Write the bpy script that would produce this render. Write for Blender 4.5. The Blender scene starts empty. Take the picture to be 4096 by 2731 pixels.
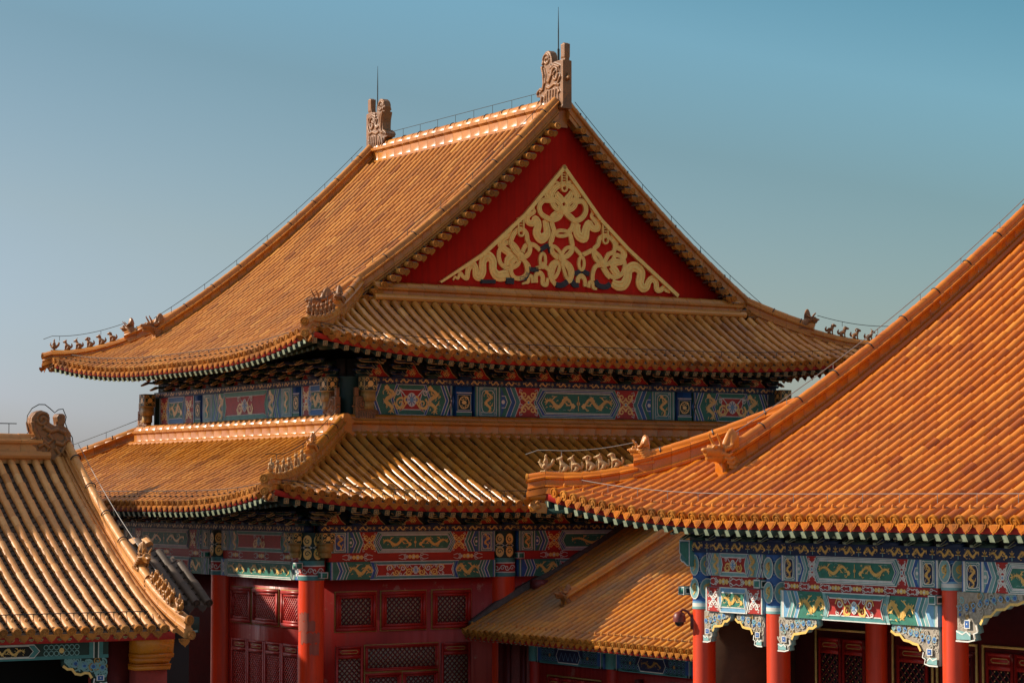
import bpy, math, random
import numpy as np
from mathutils import Vector, Matrix

random.seed(7)
rng = np.random.default_rng(11)
S = bpy.context.scene
COL = S.collection

# ------------------------------------------------------------------ camera
cam_d = bpy.data.cameras.new('camera')
cam_d.lens = 85.0; cam_d.sensor_width = 36.0
cam_d.clip_start = 0.5; cam_d.clip_end = 3000
cam = bpy.data.objects.new('camera', cam_d); COL.objects.link(cam)
AZ = math.radians(58.0); TILT = math.atan(620 / 9671.0)
cam.location = (0, 0, 8.5)
fw = Vector((math.cos(AZ) * math.cos(TILT), math.sin(AZ) * math.cos(TILT), math.sin(TILT)))
cam.rotation_euler = fw.to_track_quat('-Z', 'Y').to_euler()
S.camera = cam

# ------------------------------------------------------------------ light
SUN_DIR = Vector((-0.643, 0.579, 0.50)).normalized(); SUN_EL = math.asin(SUN_DIR.z)
sun_d = bpy.data.lights.new('sun', 'SUN'); sun_d.energy = 5.0; sun_d.angle = math.radians(0.5)
sun_d.color = (1.0, 0.86, 0.70)
sun = bpy.data.objects.new('sun', sun_d); COL.objects.link(sun)
sun.rotation_euler = SUN_DIR.to_track_quat('Z', 'Y').to_euler()

W = bpy.data.worlds.new('World'); S.world = W; W.use_nodes = True
nt = W.node_tree; nt.nodes.clear()
out = nt.nodes.new('ShaderNodeOutputWorld'); bg = nt.nodes.new('ShaderNodeBackground')
sky = nt.nodes.new('ShaderNodeTexSky'); sky.sky_type = 'NISHITA'; sky.sun_disc = False
sky.sun_elevation = SUN_EL; sky.sun_rotation = math.atan2(SUN_DIR.x, SUN_DIR.y)
sky.air_density = 1.0; sky.dust_density = 1.5; sky.ozone_density = 2.0; sky.altitude = 50
bg.inputs['Strength'].default_value = 0.13
# sky tint by height above the horizon, overhead stops raised as added fill light (a teal spring sky that greys towards the horizon)
tc = nt.nodes.new('ShaderNodeTexCoord'); sx = nt.nodes.new('ShaderNodeSeparateXYZ')
cr = nt.nodes.new('ShaderNodeValToRGB'); mx = nt.nodes.new('ShaderNodeMix'); mx.data_type = 'RGBA'; mx.blend_type = 'MULTIPLY'
mx.inputs['Factor'].default_value = 1.0
SKY_RAMP = [(0.0, (0.715, 0.739, 0.975)), (0.02, (0.674, 0.699, 0.845)), (0.08, (0.65, 0.65, 0.642)), (0.155, (0.504, 0.601, 0.561)), (0.2, (0.536, 0.755, 0.715)), (0.25, (0.374, 0.666, 0.642)), (0.48, (0.50, 0.42, 0.36)), (0.72, (2.9, 2.05, 1.4)), (1.0, (3.2, 2.25, 1.55))]
el = cr.color_ramp.elements
el[0].position, el[0].color = SKY_RAMP[0][0], (*SKY_RAMP[0][1], 1)
el[1].position, el[1].color = SKY_RAMP[-1][0], (*SKY_RAMP[-1][1], 1)
for p_, c_ in SKY_RAMP[1:-1]:
    e_ = el.new(p_); e_.color = (*c_, 1)
nt.links.new(tc.outputs['Generated'], sx.inputs[0]); 
# (bluer away from the sun, to the right)
vd = nt.nodes.new('ShaderNodeVectorMath'); vd.operation = 'DOT_PRODUCT'; vd.inputs[1].default_value = (0.848 * 0.2, -0.53 * 0.2, 1.0)
nt.links.new(tc.outputs['Generated'], vd.inputs[0]); nt.links.new(vd.outputs['Value'], cr.inputs['Fac'])
nt.links.new(sky.outputs[0], mx.inputs['A']); nt.links.new(cr.outputs[0], mx.inputs['B'])
nt.links.new(mx.outputs['Result'], bg.inputs['Color']); nt.links.new(bg.outputs[0], out.inputs[0])
S.view_settings.view_transform = 'Standard'; S.view_settings.look = 'None'
S.view_settings.exposure = 0.3; S.view_settings.gamma = 1.0

# ------------------------------------------------------------------ materials
MATS = {}
def _nt(name):
    m = bpy.data.materials.new(name); m.use_nodes = True
    n = m.node_tree; b = n.nodes['Principled BSDF']; MATS[name] = m
    return m, n, b
def noise(n, scale, detail=4, coord='Object', rough=0.6):
    t = n.nodes.new('ShaderNodeTexCoord'); x = n.nodes.new('ShaderNodeTexNoise')
    x.inputs['Scale'].default_value = scale; x.inputs['Detail'].default_value = detail; x.inputs['Roughness'].default_value = rough
    n.links.new(t.outputs[coord], x.inputs['Vector']); return x
def ramp(n, src, stops):
    r = n.nodes.new('ShaderNodeValToRGB'); e = r.color_ramp.elements
    e[0].position, e[1].position = stops[0][0], stops[-1][0]
    e[0].color = (*[stops[0][1]] * 3, 1); e[1].color = (*[stops[-1][1]] * 3, 1)
    for p, v in stops[1:-1]:
        q = e.new(p); q.color = (v, v, v, 1)
    n.links.new(src, r.inputs[0]); return r
def mixc(n, fac, a, b, mode='MIX'):
    m = n.nodes.new('ShaderNodeMix'); m.data_type = 'RGBA'; m.blend_type = mode
    for key, val in (('Factor', fac), ('A', a), ('B', b)):
        if isinstance(val, (tuple, list)): m.inputs[key].default_value = (*val, 1)
        elif isinstance(val, (int, float)): m.inputs[key].default_value = val
        else: n.links.new(val, m.inputs[key])
    return m.outputs['Result']
def glaze(name, c1, c2, c3, dirt=(0.16, 0.09, 0.05), dirt_amt=0.5, rough=0.24, bump=0.05, spec=0.42):
    """glazed roof ceramic: every tile its own tint, grime in patches, slight unevenness"""
    m, n, b = _nt(name)
    at = n.nodes.new('ShaderNodeAttribute'); at.attribute_name = 'tint'
    r = n.nodes.new('ShaderNodeValToRGB'); e = r.color_ramp.elements
    e[0].position = 0; e[0].color = (*c1, 1); e[1].position = 1; e[1].color = (*c3, 1)
    q = e.new(0.5); q.color = (*c2, 1)
    n.links.new(at.outputs['Fac'], r.inputs[0])
    big = noise(n, 0.55, 5); d1 = ramp(n, big.outputs['Fac'], [(0.45, 0.0), (0.75, dirt_amt)])
    c = mixc(n, d1.outputs[0], r.outputs[0], dirt)
    fine = noise(n, 9.0, 6, rough=0.75); d2 = ramp(n, fine.outputs['Fac'], [(0.52, 0.0), (0.72, min(1, dirt_amt * 1.1))])
    c = mixc(n, d2.outputs[0], c, dirt)
    if name.startswith('statue'):      # shade of the carved hollows, darkened in the colour
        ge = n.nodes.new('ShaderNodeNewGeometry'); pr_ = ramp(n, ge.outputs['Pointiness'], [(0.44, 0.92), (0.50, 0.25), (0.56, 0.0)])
        c = mixc(n, pr_.outputs[0], c, tuple(v * 0.35 for v in dirt))  # hollow shade, mixed in as a darkened dirt colour
    n.links.new(c, b.inputs['Base Color']); b.inputs['Specular IOR Level'].default_value = spec
    rr = ramp(n, fine.outputs['Fac'], [(0.35, rough), (0.75, min(1, rough + 0.25))]); n.links.new(rr.outputs[0], b.inputs['Roughness'])
    bp = n.nodes.new('ShaderNodeBump'); bp.inputs['Strength'].default_value = bump; bp.inputs['Distance'].default_value = 0.02
    n.links.new(fine.outputs['Fac'], bp.inputs['Height']); n.links.new(bp.outputs[0], b.inputs['Normal'])
    return m
def plain(name, c, rough=0.6, var=0.25, scale=6.0, metallic=0.0, dark=None, bump=0.0):
    m, n, b = _nt(name)
    x = noise(n, scale, 6, rough=0.7); f = ramp(n, x.outputs['Fac'], [(0.35, 0.0), (0.7, 1.0)])
    d = dark or tuple(v * (1 - var) for v in c)
    n.links.new(mixc(n, f.outputs[0], c, d), b.inputs['Base Color'])
    b.inputs['Roughness'].default_value = rough; b.inputs['Metallic'].default_value = metallic
    if bump:
        bp = n.nodes.new('ShaderNodeBump'); bp.inputs['Strength'].default_value = bump; bp.inputs['Distance'].default_value = 0.03
        n.links.new(x.outputs['Fac'], bp.inputs['Height']); n.links.new(bp.outputs[0], b.inputs['Normal'])
    return m
def worn(name, c, under, amt, rough=0.5, scale=2.0):
    """painted timber or plaster with flaked patches"""
    m, n, b = _nt(name)
    x = noise(n, scale, 8, rough=0.72); f = ramp(n, x.outputs['Fac'], [(0.62, 0.0), (0.66, amt)])
    y = noise(n, 0.8, 4); g = ramp(n, y.outputs['Fac'], [(0.35, 0.0), (0.7, 0.35)])
    c0 = mixc(n, g.outputs[0], c, tuple(v * 0.55 for v in c))
    mp = n.nodes.new('ShaderNodeMapping'); mp.inputs['Scale'].default_value = (5, 5, 0.35); t2 = n.nodes.new('ShaderNodeTexCoord'); st = n.nodes.new('ShaderNodeTexNoise')
    st.inputs['Scale'].default_value = 1.6; st.inputs['Detail'].default_value = 6; n.links.new(t2.outputs['Object'], mp.inputs[0]); n.links.new(mp.outputs[0], st.inputs['Vector'])
    sr = ramp(n, st.outputs['Fac'], [(0.45, 0.0), (0.75, 0.45)]); c0 = mixc(n, sr.outputs[0], c0, tuple(v * 0.45 + 0.012 for v in c))
    n.links.new(mixc(n, f.outputs[0], c0, under), b.inputs['Base Color'])
    b.inputs['Specular IOR Level'].default_value = 0.5 if rough < 0.6 else 0.12
    rr = ramp(n, st.outputs['Fac'], [(0.3, max(0.1, rough - 0.12)), (0.7, min(1, rough + 0.2))]); n.links.new(rr.outputs[0], b.inputs['Roughness'])
    return m

glaze('glaze_hall', (0.32, 0.1, 0.01), (0.5, 0.18, 0.022), (0.64, 0.28, 0.05), dirt=(0.20, 0.09, 0.04), dirt_amt=0.40, rough=0.22)
glaze('glaze_bright', (0.38, 0.085, 0.003), (0.58, 0.16, 0.006), (0.7, 0.24, 0.02), dirt=(0.20, 0.06, 0.03), dirt_amt=0.35, rough=0.18)
glaze('glaze_side', (0.38, 0.12, 0.008), (0.56, 0.2, 0.014), (0.64, 0.29, 0.035), dirt=(0.20, 0.14, 0.09), dirt_amt=0.75, rough=0.4)
glaze('glaze_gate', (0.46, 0.18, 0.035), (0.62, 0.27, 0.07), (0.7, 0.35, 0.11), dirt=(0.24, 0.12, 0.06), dirt_amt=0.45, rough=0.42)
glaze('glaze_shaded', (0.05, 0.032, 0.018), (0.08, 0.05, 0.03), (0.12, 0.075, 0.045), dirt=(0.05, 0.04, 0.03), dirt_amt=0.6, rough=0.6)  # the passage roof's shade put into a darker tile colour
for n_, a_, b_, c_ in (('end_hall', (0.34, 0.11, 0.012), (0.46, 0.17, 0.026), (0.56, 0.25, 0.06)), ('end_bright', (0.42, 0.115, 0.008), (0.54, 0.185, 0.018), (0.62, 0.25, 0.04)), ('end_side', (0.34, 0.12, 0.012), (0.48, 0.19, 0.025), (0.56, 0.26, 0.05)), ('end_gate', (0.44, 0.16, 0.03), (0.54, 0.22, 0.05), (0.60, 0.28, 0.08))):
    glaze(n_, a_, b_, c_, dirt=(0.10, 0.045, 0.02), dirt_amt=0.9, rough=0.7, bump=0.7, spec=0.12)
ENDS = {'glaze_hall': 'end_hall', 'glaze_bright': 'end_bright', 'glaze_side': 'end_side', 'glaze_gate': 'end_gate'}
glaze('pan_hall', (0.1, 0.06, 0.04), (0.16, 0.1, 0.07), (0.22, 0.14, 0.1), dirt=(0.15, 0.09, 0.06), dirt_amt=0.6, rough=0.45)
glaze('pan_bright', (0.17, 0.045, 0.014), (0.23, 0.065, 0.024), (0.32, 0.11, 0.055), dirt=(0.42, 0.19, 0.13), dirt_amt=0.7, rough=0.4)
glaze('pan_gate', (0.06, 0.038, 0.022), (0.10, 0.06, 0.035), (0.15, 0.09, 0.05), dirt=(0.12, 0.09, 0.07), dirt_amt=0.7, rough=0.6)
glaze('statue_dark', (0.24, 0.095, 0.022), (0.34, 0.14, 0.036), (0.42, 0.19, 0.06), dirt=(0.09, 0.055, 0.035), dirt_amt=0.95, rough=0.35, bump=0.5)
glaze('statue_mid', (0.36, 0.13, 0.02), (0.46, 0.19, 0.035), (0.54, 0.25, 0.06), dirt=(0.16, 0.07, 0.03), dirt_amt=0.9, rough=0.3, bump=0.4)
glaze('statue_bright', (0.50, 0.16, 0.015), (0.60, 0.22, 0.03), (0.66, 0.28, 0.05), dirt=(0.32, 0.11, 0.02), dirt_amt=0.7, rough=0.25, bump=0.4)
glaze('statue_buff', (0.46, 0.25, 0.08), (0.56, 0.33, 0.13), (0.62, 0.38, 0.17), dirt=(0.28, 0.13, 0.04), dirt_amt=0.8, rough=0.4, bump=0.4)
worn('red_wall', (0.58, 0.014, 0.004), (0.40, 0.06, 0.04), 0.15, rough=0.75, scale=5)
worn('red_paint', (0.40, 0.014, 0.007), (0.50, 0.28, 0.20), 0.45, rough=0.42, scale=1.3)
worn('red_column', (0.86, 0.060, 0.012), (0.55, 0.25, 0.16), 0.15, rough=0.38, scale=1.0)
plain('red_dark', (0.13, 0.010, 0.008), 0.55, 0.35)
plain('red_strip', (0.48, 0.020, 0.012), 0.55, 0.3)
worn('faded_red', (0.46, 0.13, 0.09), (0.52, 0.05, 0.025), 0.9, rough=0.6, scale=3.5)
plain('cream', (0.42, 0.36, 0.28), 0.7, 0.45, 16)
plain('end_brown', (0.13, 0.06, 0.03), 0.8, 0.3, 3)
plain('pier_plaster', (0.35, 0.045, 0.03), 0.85, 0.2, 20)
plain('pink_plaster', (0.30, 0.075, 0.06), 0.9, 0.3, 8)
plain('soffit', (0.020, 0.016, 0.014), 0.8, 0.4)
plain('blue', (0.026, 0.125, 0.40), 0.55, 0.35)
plain('green', (0.026, 0.21, 0.145), 0.55, 0.35)
plain('teal', (0.065, 0.27, 0.27), 0.55, 0.3)
plain('dark_green', (0.010, 0.045, 0.035), 0.6, 0.3)
plain('dark_blue', (0.009, 0.030, 0.095), 0.6, 0.3)
plain('ivory', (0.50, 0.45, 0.36), 0.6, 0.4, 12)
plain('lit_green', (0.10, 0.38, 0.30), 0.55, 0.3)  # beam green lightened to carry the left face's bounce light
plain('lit_blue', (0.04, 0.20, 0.50), 0.55, 0.3)  # beam blue with the same bounce light put into its colour
plain('white', (0.80, 0.80, 0.74), 0.6, 0.25)
plain('gold', (0.95, 0.62, 0.18), 0.35, 0.25, 12)
plain('gold_line', (0.60, 0.42, 0.17), 0.45, 0.5, 14)
plain('old_gold', (0.50, 0.30, 0.08), 0.5, 0.5, 10)
plain('gable_gold', (1.0, 0.60, 0.17), 0.48, 0.22, 5, metallic=0.45)
plain('bare_wood', (0.06, 0.06, 0.062), 0.9, 0.5, 14, bump=0.4)
plain('pale_blue', (0.18, 0.42, 0.64), 0.55, 0.3)
plain('pale_teal', (0.24, 0.48, 0.47), 0.55, 0.3)
plain('pale_green', (0.32, 0.38, 0.25), 0.6, 0.4, 10)
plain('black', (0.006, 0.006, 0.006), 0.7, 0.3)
plain('glass_dark', (0.012, 0.011, 0.010), 0.25, 0.4)
plain('paper', (0.36, 0.31, 0.24), 0.8, 0.5, 10)
plain('nail', (0.012, 0.012, 0.014), 0.5, 0.3)
plain('iron', (0.03, 0.035, 0.035), 0.5, 0.3, metallic=0.4)
plain('cable', (0.22, 0.20, 0.18), 0.5, 0.3)
plain('mortar', (0.16, 0.13, 0.11), 0.95, 0.5, 6, bump=0.5)
plain('stone', (0.30, 0.28, 0.25), 0.9, 0.3, 2)
plain('camera_shell', (0.20, 0.035, 0.03), 0.45, 0.2)

# ------------------------------------------------------------------ mesh builder
def A(*a): return np.array(a, float)
def unit(v):
    v = np.asarray(v, float); return v / np.linalg.norm(v)
class MB:
    def __init__(s): s.v = []; s.f = []; s.fm = []; s.ft = []; s.n = 0; s.mats = []
    def mi(s, name):
        if name not in s.mats: s.mats.append(name)
        return s.mats.index(name)
    def add(s, verts, faces, mat, tint=None):
        verts = np.asarray(verts, float).reshape(-1, 3); k = s.mi(mat)
        off = s.n; s.v.append(verts); s.n += len(verts)
        for f in faces: s.f.append([i + off for i in f])
        s.fm += [k] * len(faces)
        if tint is None: tint = random.random()
        if np.isscalar(tint): s.ft += [float(tint)] * len(faces)
        else: s.ft += list(tint)
    def grid(s, R, mat, tint=None, wrap=False):
        """R: (rows, cols, 3); tint may be one value per row strip"""
        R = np.asarray(R, float); a, b = R.shape[:2]; F = []; T = []
        for i in range(a - 1):
            for j in range(b if wrap else b - 1):
                j2 = (j + 1) % b
                F.append((i * b + j, i * b + j2, (i + 1) * b + j2, (i + 1) * b + j))
                if tint is not None and not np.isscalar(tint): T.append(tint[i])
        s.add(R, F, mat, T if T else tint)
    def box(s, lo, hi, mat, tint=None):
        x0, y0, z0 = lo; x1, y1, z1 = hi
        v = [(x0, y0, z0), (x1, y0, z0), (x1, y1, z0), (x0, y1, z0), (x0, y0, z1), (x1, y0, z1), (x1, y1, z1), (x0, y1, z1)]
        s.add(v, [(0, 3, 2, 1), (4, 5, 6, 7), (0, 1, 5, 4), (1, 2, 6, 5), (2, 3, 7, 6), (3, 0, 4, 7)], mat, tint)
    def obox(s, o, a, b, c, mat, tint=None):
        """box from corner o with edge vectors a, b, c"""
        o, a, b, c = map(np.asarray, (o, a, b, c))
        v = [o, o + a, o + a + b, o + b, o + c, o + a + c, o + a + b + c, o + b + c]
        s.add(v, [(0, 3, 2, 1), (4, 5, 6, 7), (0, 1, 5, 4), (1, 2, 6, 5), (2, 3, 7, 6), (3, 0, 4, 7)], mat, tint)
    def prism(s, pts, n, t, mat, tint=None):
        """polygon pts (list of 3d) extruded by n*t"""
        p = np.asarray(pts, float); k = len(p); q = p + np.asarray(n) * t
        F = [tuple(range(k))[::-1], tuple(range(k, 2 * k))] + [(i, (i + 1) % k, k + (i + 1) % k, k + i) for i in range(k)]
        s.add(np.vstack([p, q]), F, mat, tint)
    def tube(s, path, r, mat, k=8, tint=None, cap=True, flat=(1, 1)):
        P = np.asarray(path, float); n = len(P); r = np.broadcast_to(np.asarray(r, float), (n,))
        T = np.gradient(P, axis=0); T /= np.linalg.norm(T, axis=1)[:, None] + 1e-9
        up = A(0, 0, 1) if abs(T[:, 2]).mean() < 0.8 else A(1, 0, 0)
        R = []
        for i in range(n):
            x = np.cross(T[i], up); x = unit(x) if np.linalg.norm(x) > 1e-6 else A(1, 0, 0)
            y = np.cross(x, T[i])
            a = np.linspace(0, 2 * math.pi, k, endpoint=False)
            R.append(P[i] + r[i] * (np.outer(np.cos(a), x) * flat[0] + np.outer(np.sin(a), y) * flat[1]))
        s.grid(np.array(R), mat, tint, wrap=True)
        if cap:
            s.add(R[0], [tuple(range(k))], mat, tint if np.isscalar(tint) else None)
            s.add(R[-1], [tuple(range(k))[::-1]], mat, tint if np.isscalar(tint) else None)
    def ell(s, c, r, mat, k=10, tint=None):
        th = np.linspace(0, math.pi, k // 2 + 2); ph = np.linspace(0, 2 * math.pi, k, endpoint=False)
        R = np.array([[(c[0] + r[0] * math.sin(t) * math.cos(p), c[1] + r[1] * math.sin(t) * math.sin(p), c[2] + r[2] * math.cos(t)) for p in ph] for t in th])
        s.grid(R, mat, tint, wrap=True)
    def cyl(s, c, r, z0, z1, mat, k=24, r1=None):
        s.tube([(c[0], c[1], z0), (c[0], c[1], z1)], [r, r1 or r], mat, k)
    def mesh(s, name, smooth=None):
        m = bpy.data.meshes.new(name)
        V = np.vstack(s.v); nl = sum(len(f) for f in s.f)
        m.vertices.add(len(V)); m.vertices.foreach_set('co', V.ravel())
        m.loops.add(nl); m.polygons.add(len(s.f))
        ls = np.cumsum([0] + [len(f) for f in s.f[:-1]])
        m.loops.foreach_set('vertex_index', np.concatenate([np.array(f, dtype=np.int32) for f in s.f]))
        m.polygons.foreach_set('loop_start', ls.astype(np.int32))
        for k in s.mats: m.materials.append(MATS[k])
        m.polygons.foreach_set('material_index', np.array(s.fm, dtype=np.int32))
        at = m.attributes.new('tint', 'FLOAT', 'FACE'); at.data.foreach_set('value', np.array(s.ft, dtype=np.float32))
        m.update(calc_edges=True); m.validate()
        if smooth:
            m.polygons.foreach_set('use_smooth', np.ones(len(m.polygons), dtype=bool)); m.set_sharp_from_angle(angle=math.radians(smooth))
        return m
    def build(s, name, parent=None, smooth=None):
        V = np.vstack(s.v); lo, hi = V.min(0), V.max(0); c = A((lo[0] + hi[0]) / 2, (lo[1] + hi[1]) / 2, lo[2])
        s.v = [V - c]
        o = bpy.data.objects.new(name, s.mesh(name, smooth)); COL.objects.link(o)
        base = A(0, 0, 0); p = parent
        while p is not None: base = base + A(*p.location); p = p.parent
        o.location = c - base
        if parent: o.parent = parent
        return o
def thing(name, label, cat, loc=(0, 0, 0), group=None):
    o = bpy.data.objects.new(name, None); COL.objects.link(o); o.location = loc; o.empty_display_size = 0.3
    o['label'] = label; o['category'] = cat
    if group: o['group'] = group
    return o
def tag(o, label, cat, group=None):
    o['label'] = label; o['category'] = cat
    if group: o['group'] = group
    return o

# ------------------------------------------------------------------ roofs
class Side:
    """one roof slope: straight corner-to-corner eave line O + e*s (length L), n points inward (plan)"""
    def __init__(s, O, e, n, L, z0, a, b, lift=0.82, R=8.0, Dl=4.0, flare=0.3, ends=(True, True)):
        s.O, s.e, s.n, s.L = A(*O, 0), A(*e, 0), A(*n, 0), L
        s.z0, s.a, s.b, s.lift, s.R, s.Dl, s.fl, s.ends = z0, a, b, lift, R, Dl, flare, ends
    def c(s, t):
        q = []
        if s.ends[0]: q.append(t)
        if s.ends[1]: q.append(s.L - t)
        return max(0.0, min(q)) if q else 99.0
    def d0(s, t): return s.fl * (1 - max(0.0, 1 - s.c(t) / s.R) ** 2)
    def z(s, d, c):
        return s.z0 + s.a * (d - s.fl) + s.b * max(0, d - s.fl) ** 2 + s.lift * max(0, 1 - c / s.R) ** 2 * max(0, 1 - d / s.Dl) ** 2
    def P(s, t, d, dz=0.0):
        p = s.O + s.e * t + s.n * d; p[2] = s.z(d, s.c(t)) + dz; return p
ANG = np.radians(np.linspace(-100, 100, 8))
def tiles(side, rows, dmax, r, tl, pm, gm, nails=None, pan_step=0.25, p=0.365, drip_w=0.27, dstart=None):
    """barrel tile rows, stepped pan tiles, end discs, drip tiles and nail knobs of a slope: two meshes"""
    T = MB(); E = MB(); N = MB()
    e = side.e
    for t in rows:
        D = dmax(t); d0 = dstart(t) if dstart else side.d0(t)
        if D - d0 < 0.15: continue
        off = 0.0 if dstart is None else 0.0
        nt_ = max(1, int(round((D - d0) / tl)))
        ds = np.linspace(d0, D, nt_ + 1)
        pts = [side.P(t, d) for d in ds]
        row_t = random.random() * 0.3
        R = []; tn = []
        for k in range(nt_):
            a_, b_ = pts[k], pts[k + 1]; tg = unit(b_ - a_); nn = np.cross(tg, e)
            if nn[2] < 0: nn = -nn
            j = 1 + random.uniform(-0.025, 0.025); dj = random.uniform(-0.006, 0.006)
            ring = np.outer(np.sin(ANG), e) + np.outer(np.cos(ANG), nn)
            R.append(a_ + nn * (0.022 + dj) + ring * r * 0.955 * j + e * dj); R.append(b_ + nn * (0.032 + dj) + ring * r * 1.01 * j + e * dj)
            v = min(1, max(0, 0.25 + row_t + random.gauss(0.1, 0.13)))
            if random.random() < 0.05: v = random.choice((0.0, 0.05, 1.0))
            tn += [v, v]
        T.grid(np.array(R), gm, tn[:-1])
        if dstart is None:
            a_ = pts[0]; tg = unit(pts[1] - pts[0]); nn = np.cross(tg, e)
            if nn[2] < 0: nn = -nn
            disc(E, a_ + nn * 0.03 - tg * 0.025, -tg, e, nn, r * 1.1, gm)
            if nails:
                q = side.P(t, d0 + 0.27) + nn * (r * 0.98)
                if nails == 'knob': E.ell(q + A(0, 0, 0.035), (0.035, 0.035, 0.065), gm, 8)
                else: E.obox(q - e * 0.028 - tg * 0.03 - nn * 0.02, e * 0.056, tg * 0.06, nn * 0.075, 'nail')
        else:
            pass
    rr = sorted(rows)
    for t0, t1 in zip(rr[:-1], rr[1:]):
        if t1 - t0 > p * 1.5: continue
        t = (t0 + t1) / 2; D = min(dmax(t0), dmax(t1)) if min(dmax(t0), dmax(t1)) > 0.3 else 0
        D = max(D, dmax(t) - 0.12) if dmax(t) > 0.3 else D
        d0 = dstart(t) if dstart else side.d0(t)
        if D - d0 < 0.2: continue
        n_ = max(1, int(round((D - d0) / pan_step))); ds = np.linspace(d0, D, n_ + 1)
        R = []; tn = []
        g = p / 2
        prof = [(-g, -0.01), (-g * 0.55, -0.06), (0, -0.08), (g * 0.55, -0.06), (g, -0.01)]
        for k in range(n_):
            a_ = side.P(t, ds[k]); b_ = side.P(t, ds[k + 1])
            R.append([a_ + e * x + A(0, 0, y + 0.028) for x, y in prof]); R.append([b_ + e * x + A(0, 0, y) for x, y in prof])
            v = random.random(); tn += [v, v * 0.5]
        T.grid(np.array(R), pm, tn[:-1])
        if dstart is None:
            a_ = side.P(t, d0 - 0.02, -0.04); drip(E, a_, e, -side.n, drip_w, gm)
    return T, E, N
def disc(M, c, out_, ex, ez, r, mat):
    """round tile end with a raised rim and a boss"""
    mat = ENDS.get(mat, mat)
    k = 14; a = np.linspace(0, 2 * math.pi, k, endpoint=False); ring = np.outer(np.cos(a), ex) + np.outer(np.sin(a), ez)
    tn = random.random()
    R = [c + ring * r - out_ * 0.03, c + ring * r + out_ * 0.03, c + ring * r * 0.8 + out_ * 0.034, c + ring * r * 0.74 + out_ * 0.018, c + ring * r * 0.5 + out_ * 0.016, c + ring * r * 0.36 + out_ * 0.036, c + ring * r * 0.02 + out_ * 0.03]
    M.grid(np.array(R), mat, tn, wrap=True)
def drip(M, c, ex, out_, w, mat):
    """scalloped triangular drip tile hanging between two rows"""
    h = w * 0.62
    mat = ENDS.get(mat, mat)
    half = [(0.5, 0.05), (0.5, -0.08), (0.46, -0.24), (0.37, -0.30), (0.30, -0.42), (0.18, -0.50), (0.09, -0.54), (0.0, -0.68)]
    pts = half + [(-x, y) for x, y in half[-2::-1]]
    z = A(0, 0, 1) + A(*out_) * (-0.25)
    P = [c + ex * (x * w) + z * (y * w) for x, y in pts]
    M.prism(P, out_, 0.02, mat, random.random() * 0.5)
    Q = [c + out_ * 0.021 + ex * (x * w * 0.7) + z * (y * w * 0.7 - 0.02) for x, y in pts]
    M.prism(Q, out_, 0.008, mat, 0.0)
def sweep(M, path, prof, mat, tints=None, wrap=False):
    P = np.asarray(path, float); T = np.gradient(P, axis=0); R = []
    for p_, t in zip(P, T):
        lat = unit(np.cross(t, A(0, 0, 1))); R.append([p_ + lat * x + A(0, 0, z) for x, z in prof])
    M.grid(np.array(R), mat, tints, wrap)
    for q in (R[0], R[-1]): M.add(q, [tuple(range(len(q)))], mat)
def ridge(M, path, h, w, mat, top_r=0.12, seg=0.42, lines=True):
    """moulded ridge along a 3d path (its base line), a barrel tile run on top"""
    P = np.asarray(path, float); L = np.r_[0, np.cumsum(np.linalg.norm(np.diff(P, axis=0), axis=1))]
    n = max(2, int(L[-1] / seg)); u = np.linspace(0, L[-1], n + 1)
    Q = np.array([[np.interp(x, L, P[:, k]) for k in range(3)] for x in u])
    hb = h - top_r
    k = w / 2
    half = [(k * 1.15, -0.12), (k * 1.15, 0.06 * hb), (k * 0.95, 0.10 * hb), (k * 1.25, 0.16 * hb), (k * 1.25, 0.26 * hb), (k * 0.9, 0.30 * hb), (k * 0.82, 0.36 * hb), (k * 0.82, 0.66 * hb), (k * 0.95, 0.70 * hb), (k * 1.2, 0.76 * hb), (k * 1.25, 0.88 * hb), (k * 0.9, 0.92 * hb), (k * 0.8, 1.0 * hb)]
    prof = half + [(-x, z) for x, z in half[::-1]]
    for i in range(n):
        v = 0.3 + 0.35 * random.random()
        a_, b_ = Q[i], Q[i + 1]; t = unit(b_ - a_); lat = unit(np.cross(t, A(0, 0, 1)))
        g = 0.006
        R = [[p_ + lat * x * f + A(0, 0, z) for x, z in prof] for p_, f in ((a_ + t * g, 0.985), (a_ + t * (g + 0.004), 1.0), (b_ - t * (g + 0.004), 1.0), (b_, 0.985))]
        M.grid(np.array(R), mat, v)
        if i in (0, n - 1):
            for q in (R[0], R[-1]): M.add(q, [tuple(range(len(q)))], mat, v)
        up = unit(np.cross(lat, t)); ring = np.outer(np.sin(ANG), lat) + np.outer(np.cos(ANG), up)
        v = 0.35 + 0.4 * random.random(); o = A(0, 0, hb)
        M.grid(np.array([a_ + o + ring * top_r * 1.04, b_ + o + ring * top_r * 0.95]), mat, v)
        M.add(np.vstack([[a_ + o], a_ + o + ring * top_r * 1.04]), [(0, j + 1, j + 2) for j in range(len(ring) - 1)], mat, v)
def ties(M, path, h, top_r, step):
    """iron ties round the top tile run of a ridge"""
    P = np.asarray(path, float); L = np.r_[0, np.cumsum(np.linalg.norm(np.diff(P, axis=0), axis=1))]
    for x in np.arange(step / 2, L[-1], step):
        c = A(*[np.interp(x, L, P[:, k]) for k in range(3)]); d = A(*[np.interp(min(x + 0.05, L[-1]), L, P[:, k]) for k in range(3)]); t = unit(d - c + 1e-6)
        lat = unit(np.cross(t, A(0, 0, 1))); up = unit(np.cross(lat, t)); a = np.radians(np.linspace(-100, 100, 9))
        M.tube([c + A(0, 0, h - top_r) + (lat * math.sin(q) + up * math.cos(q)) * (top_r * 1.1) for q in a], 0.014, 'nail', 5)
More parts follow.
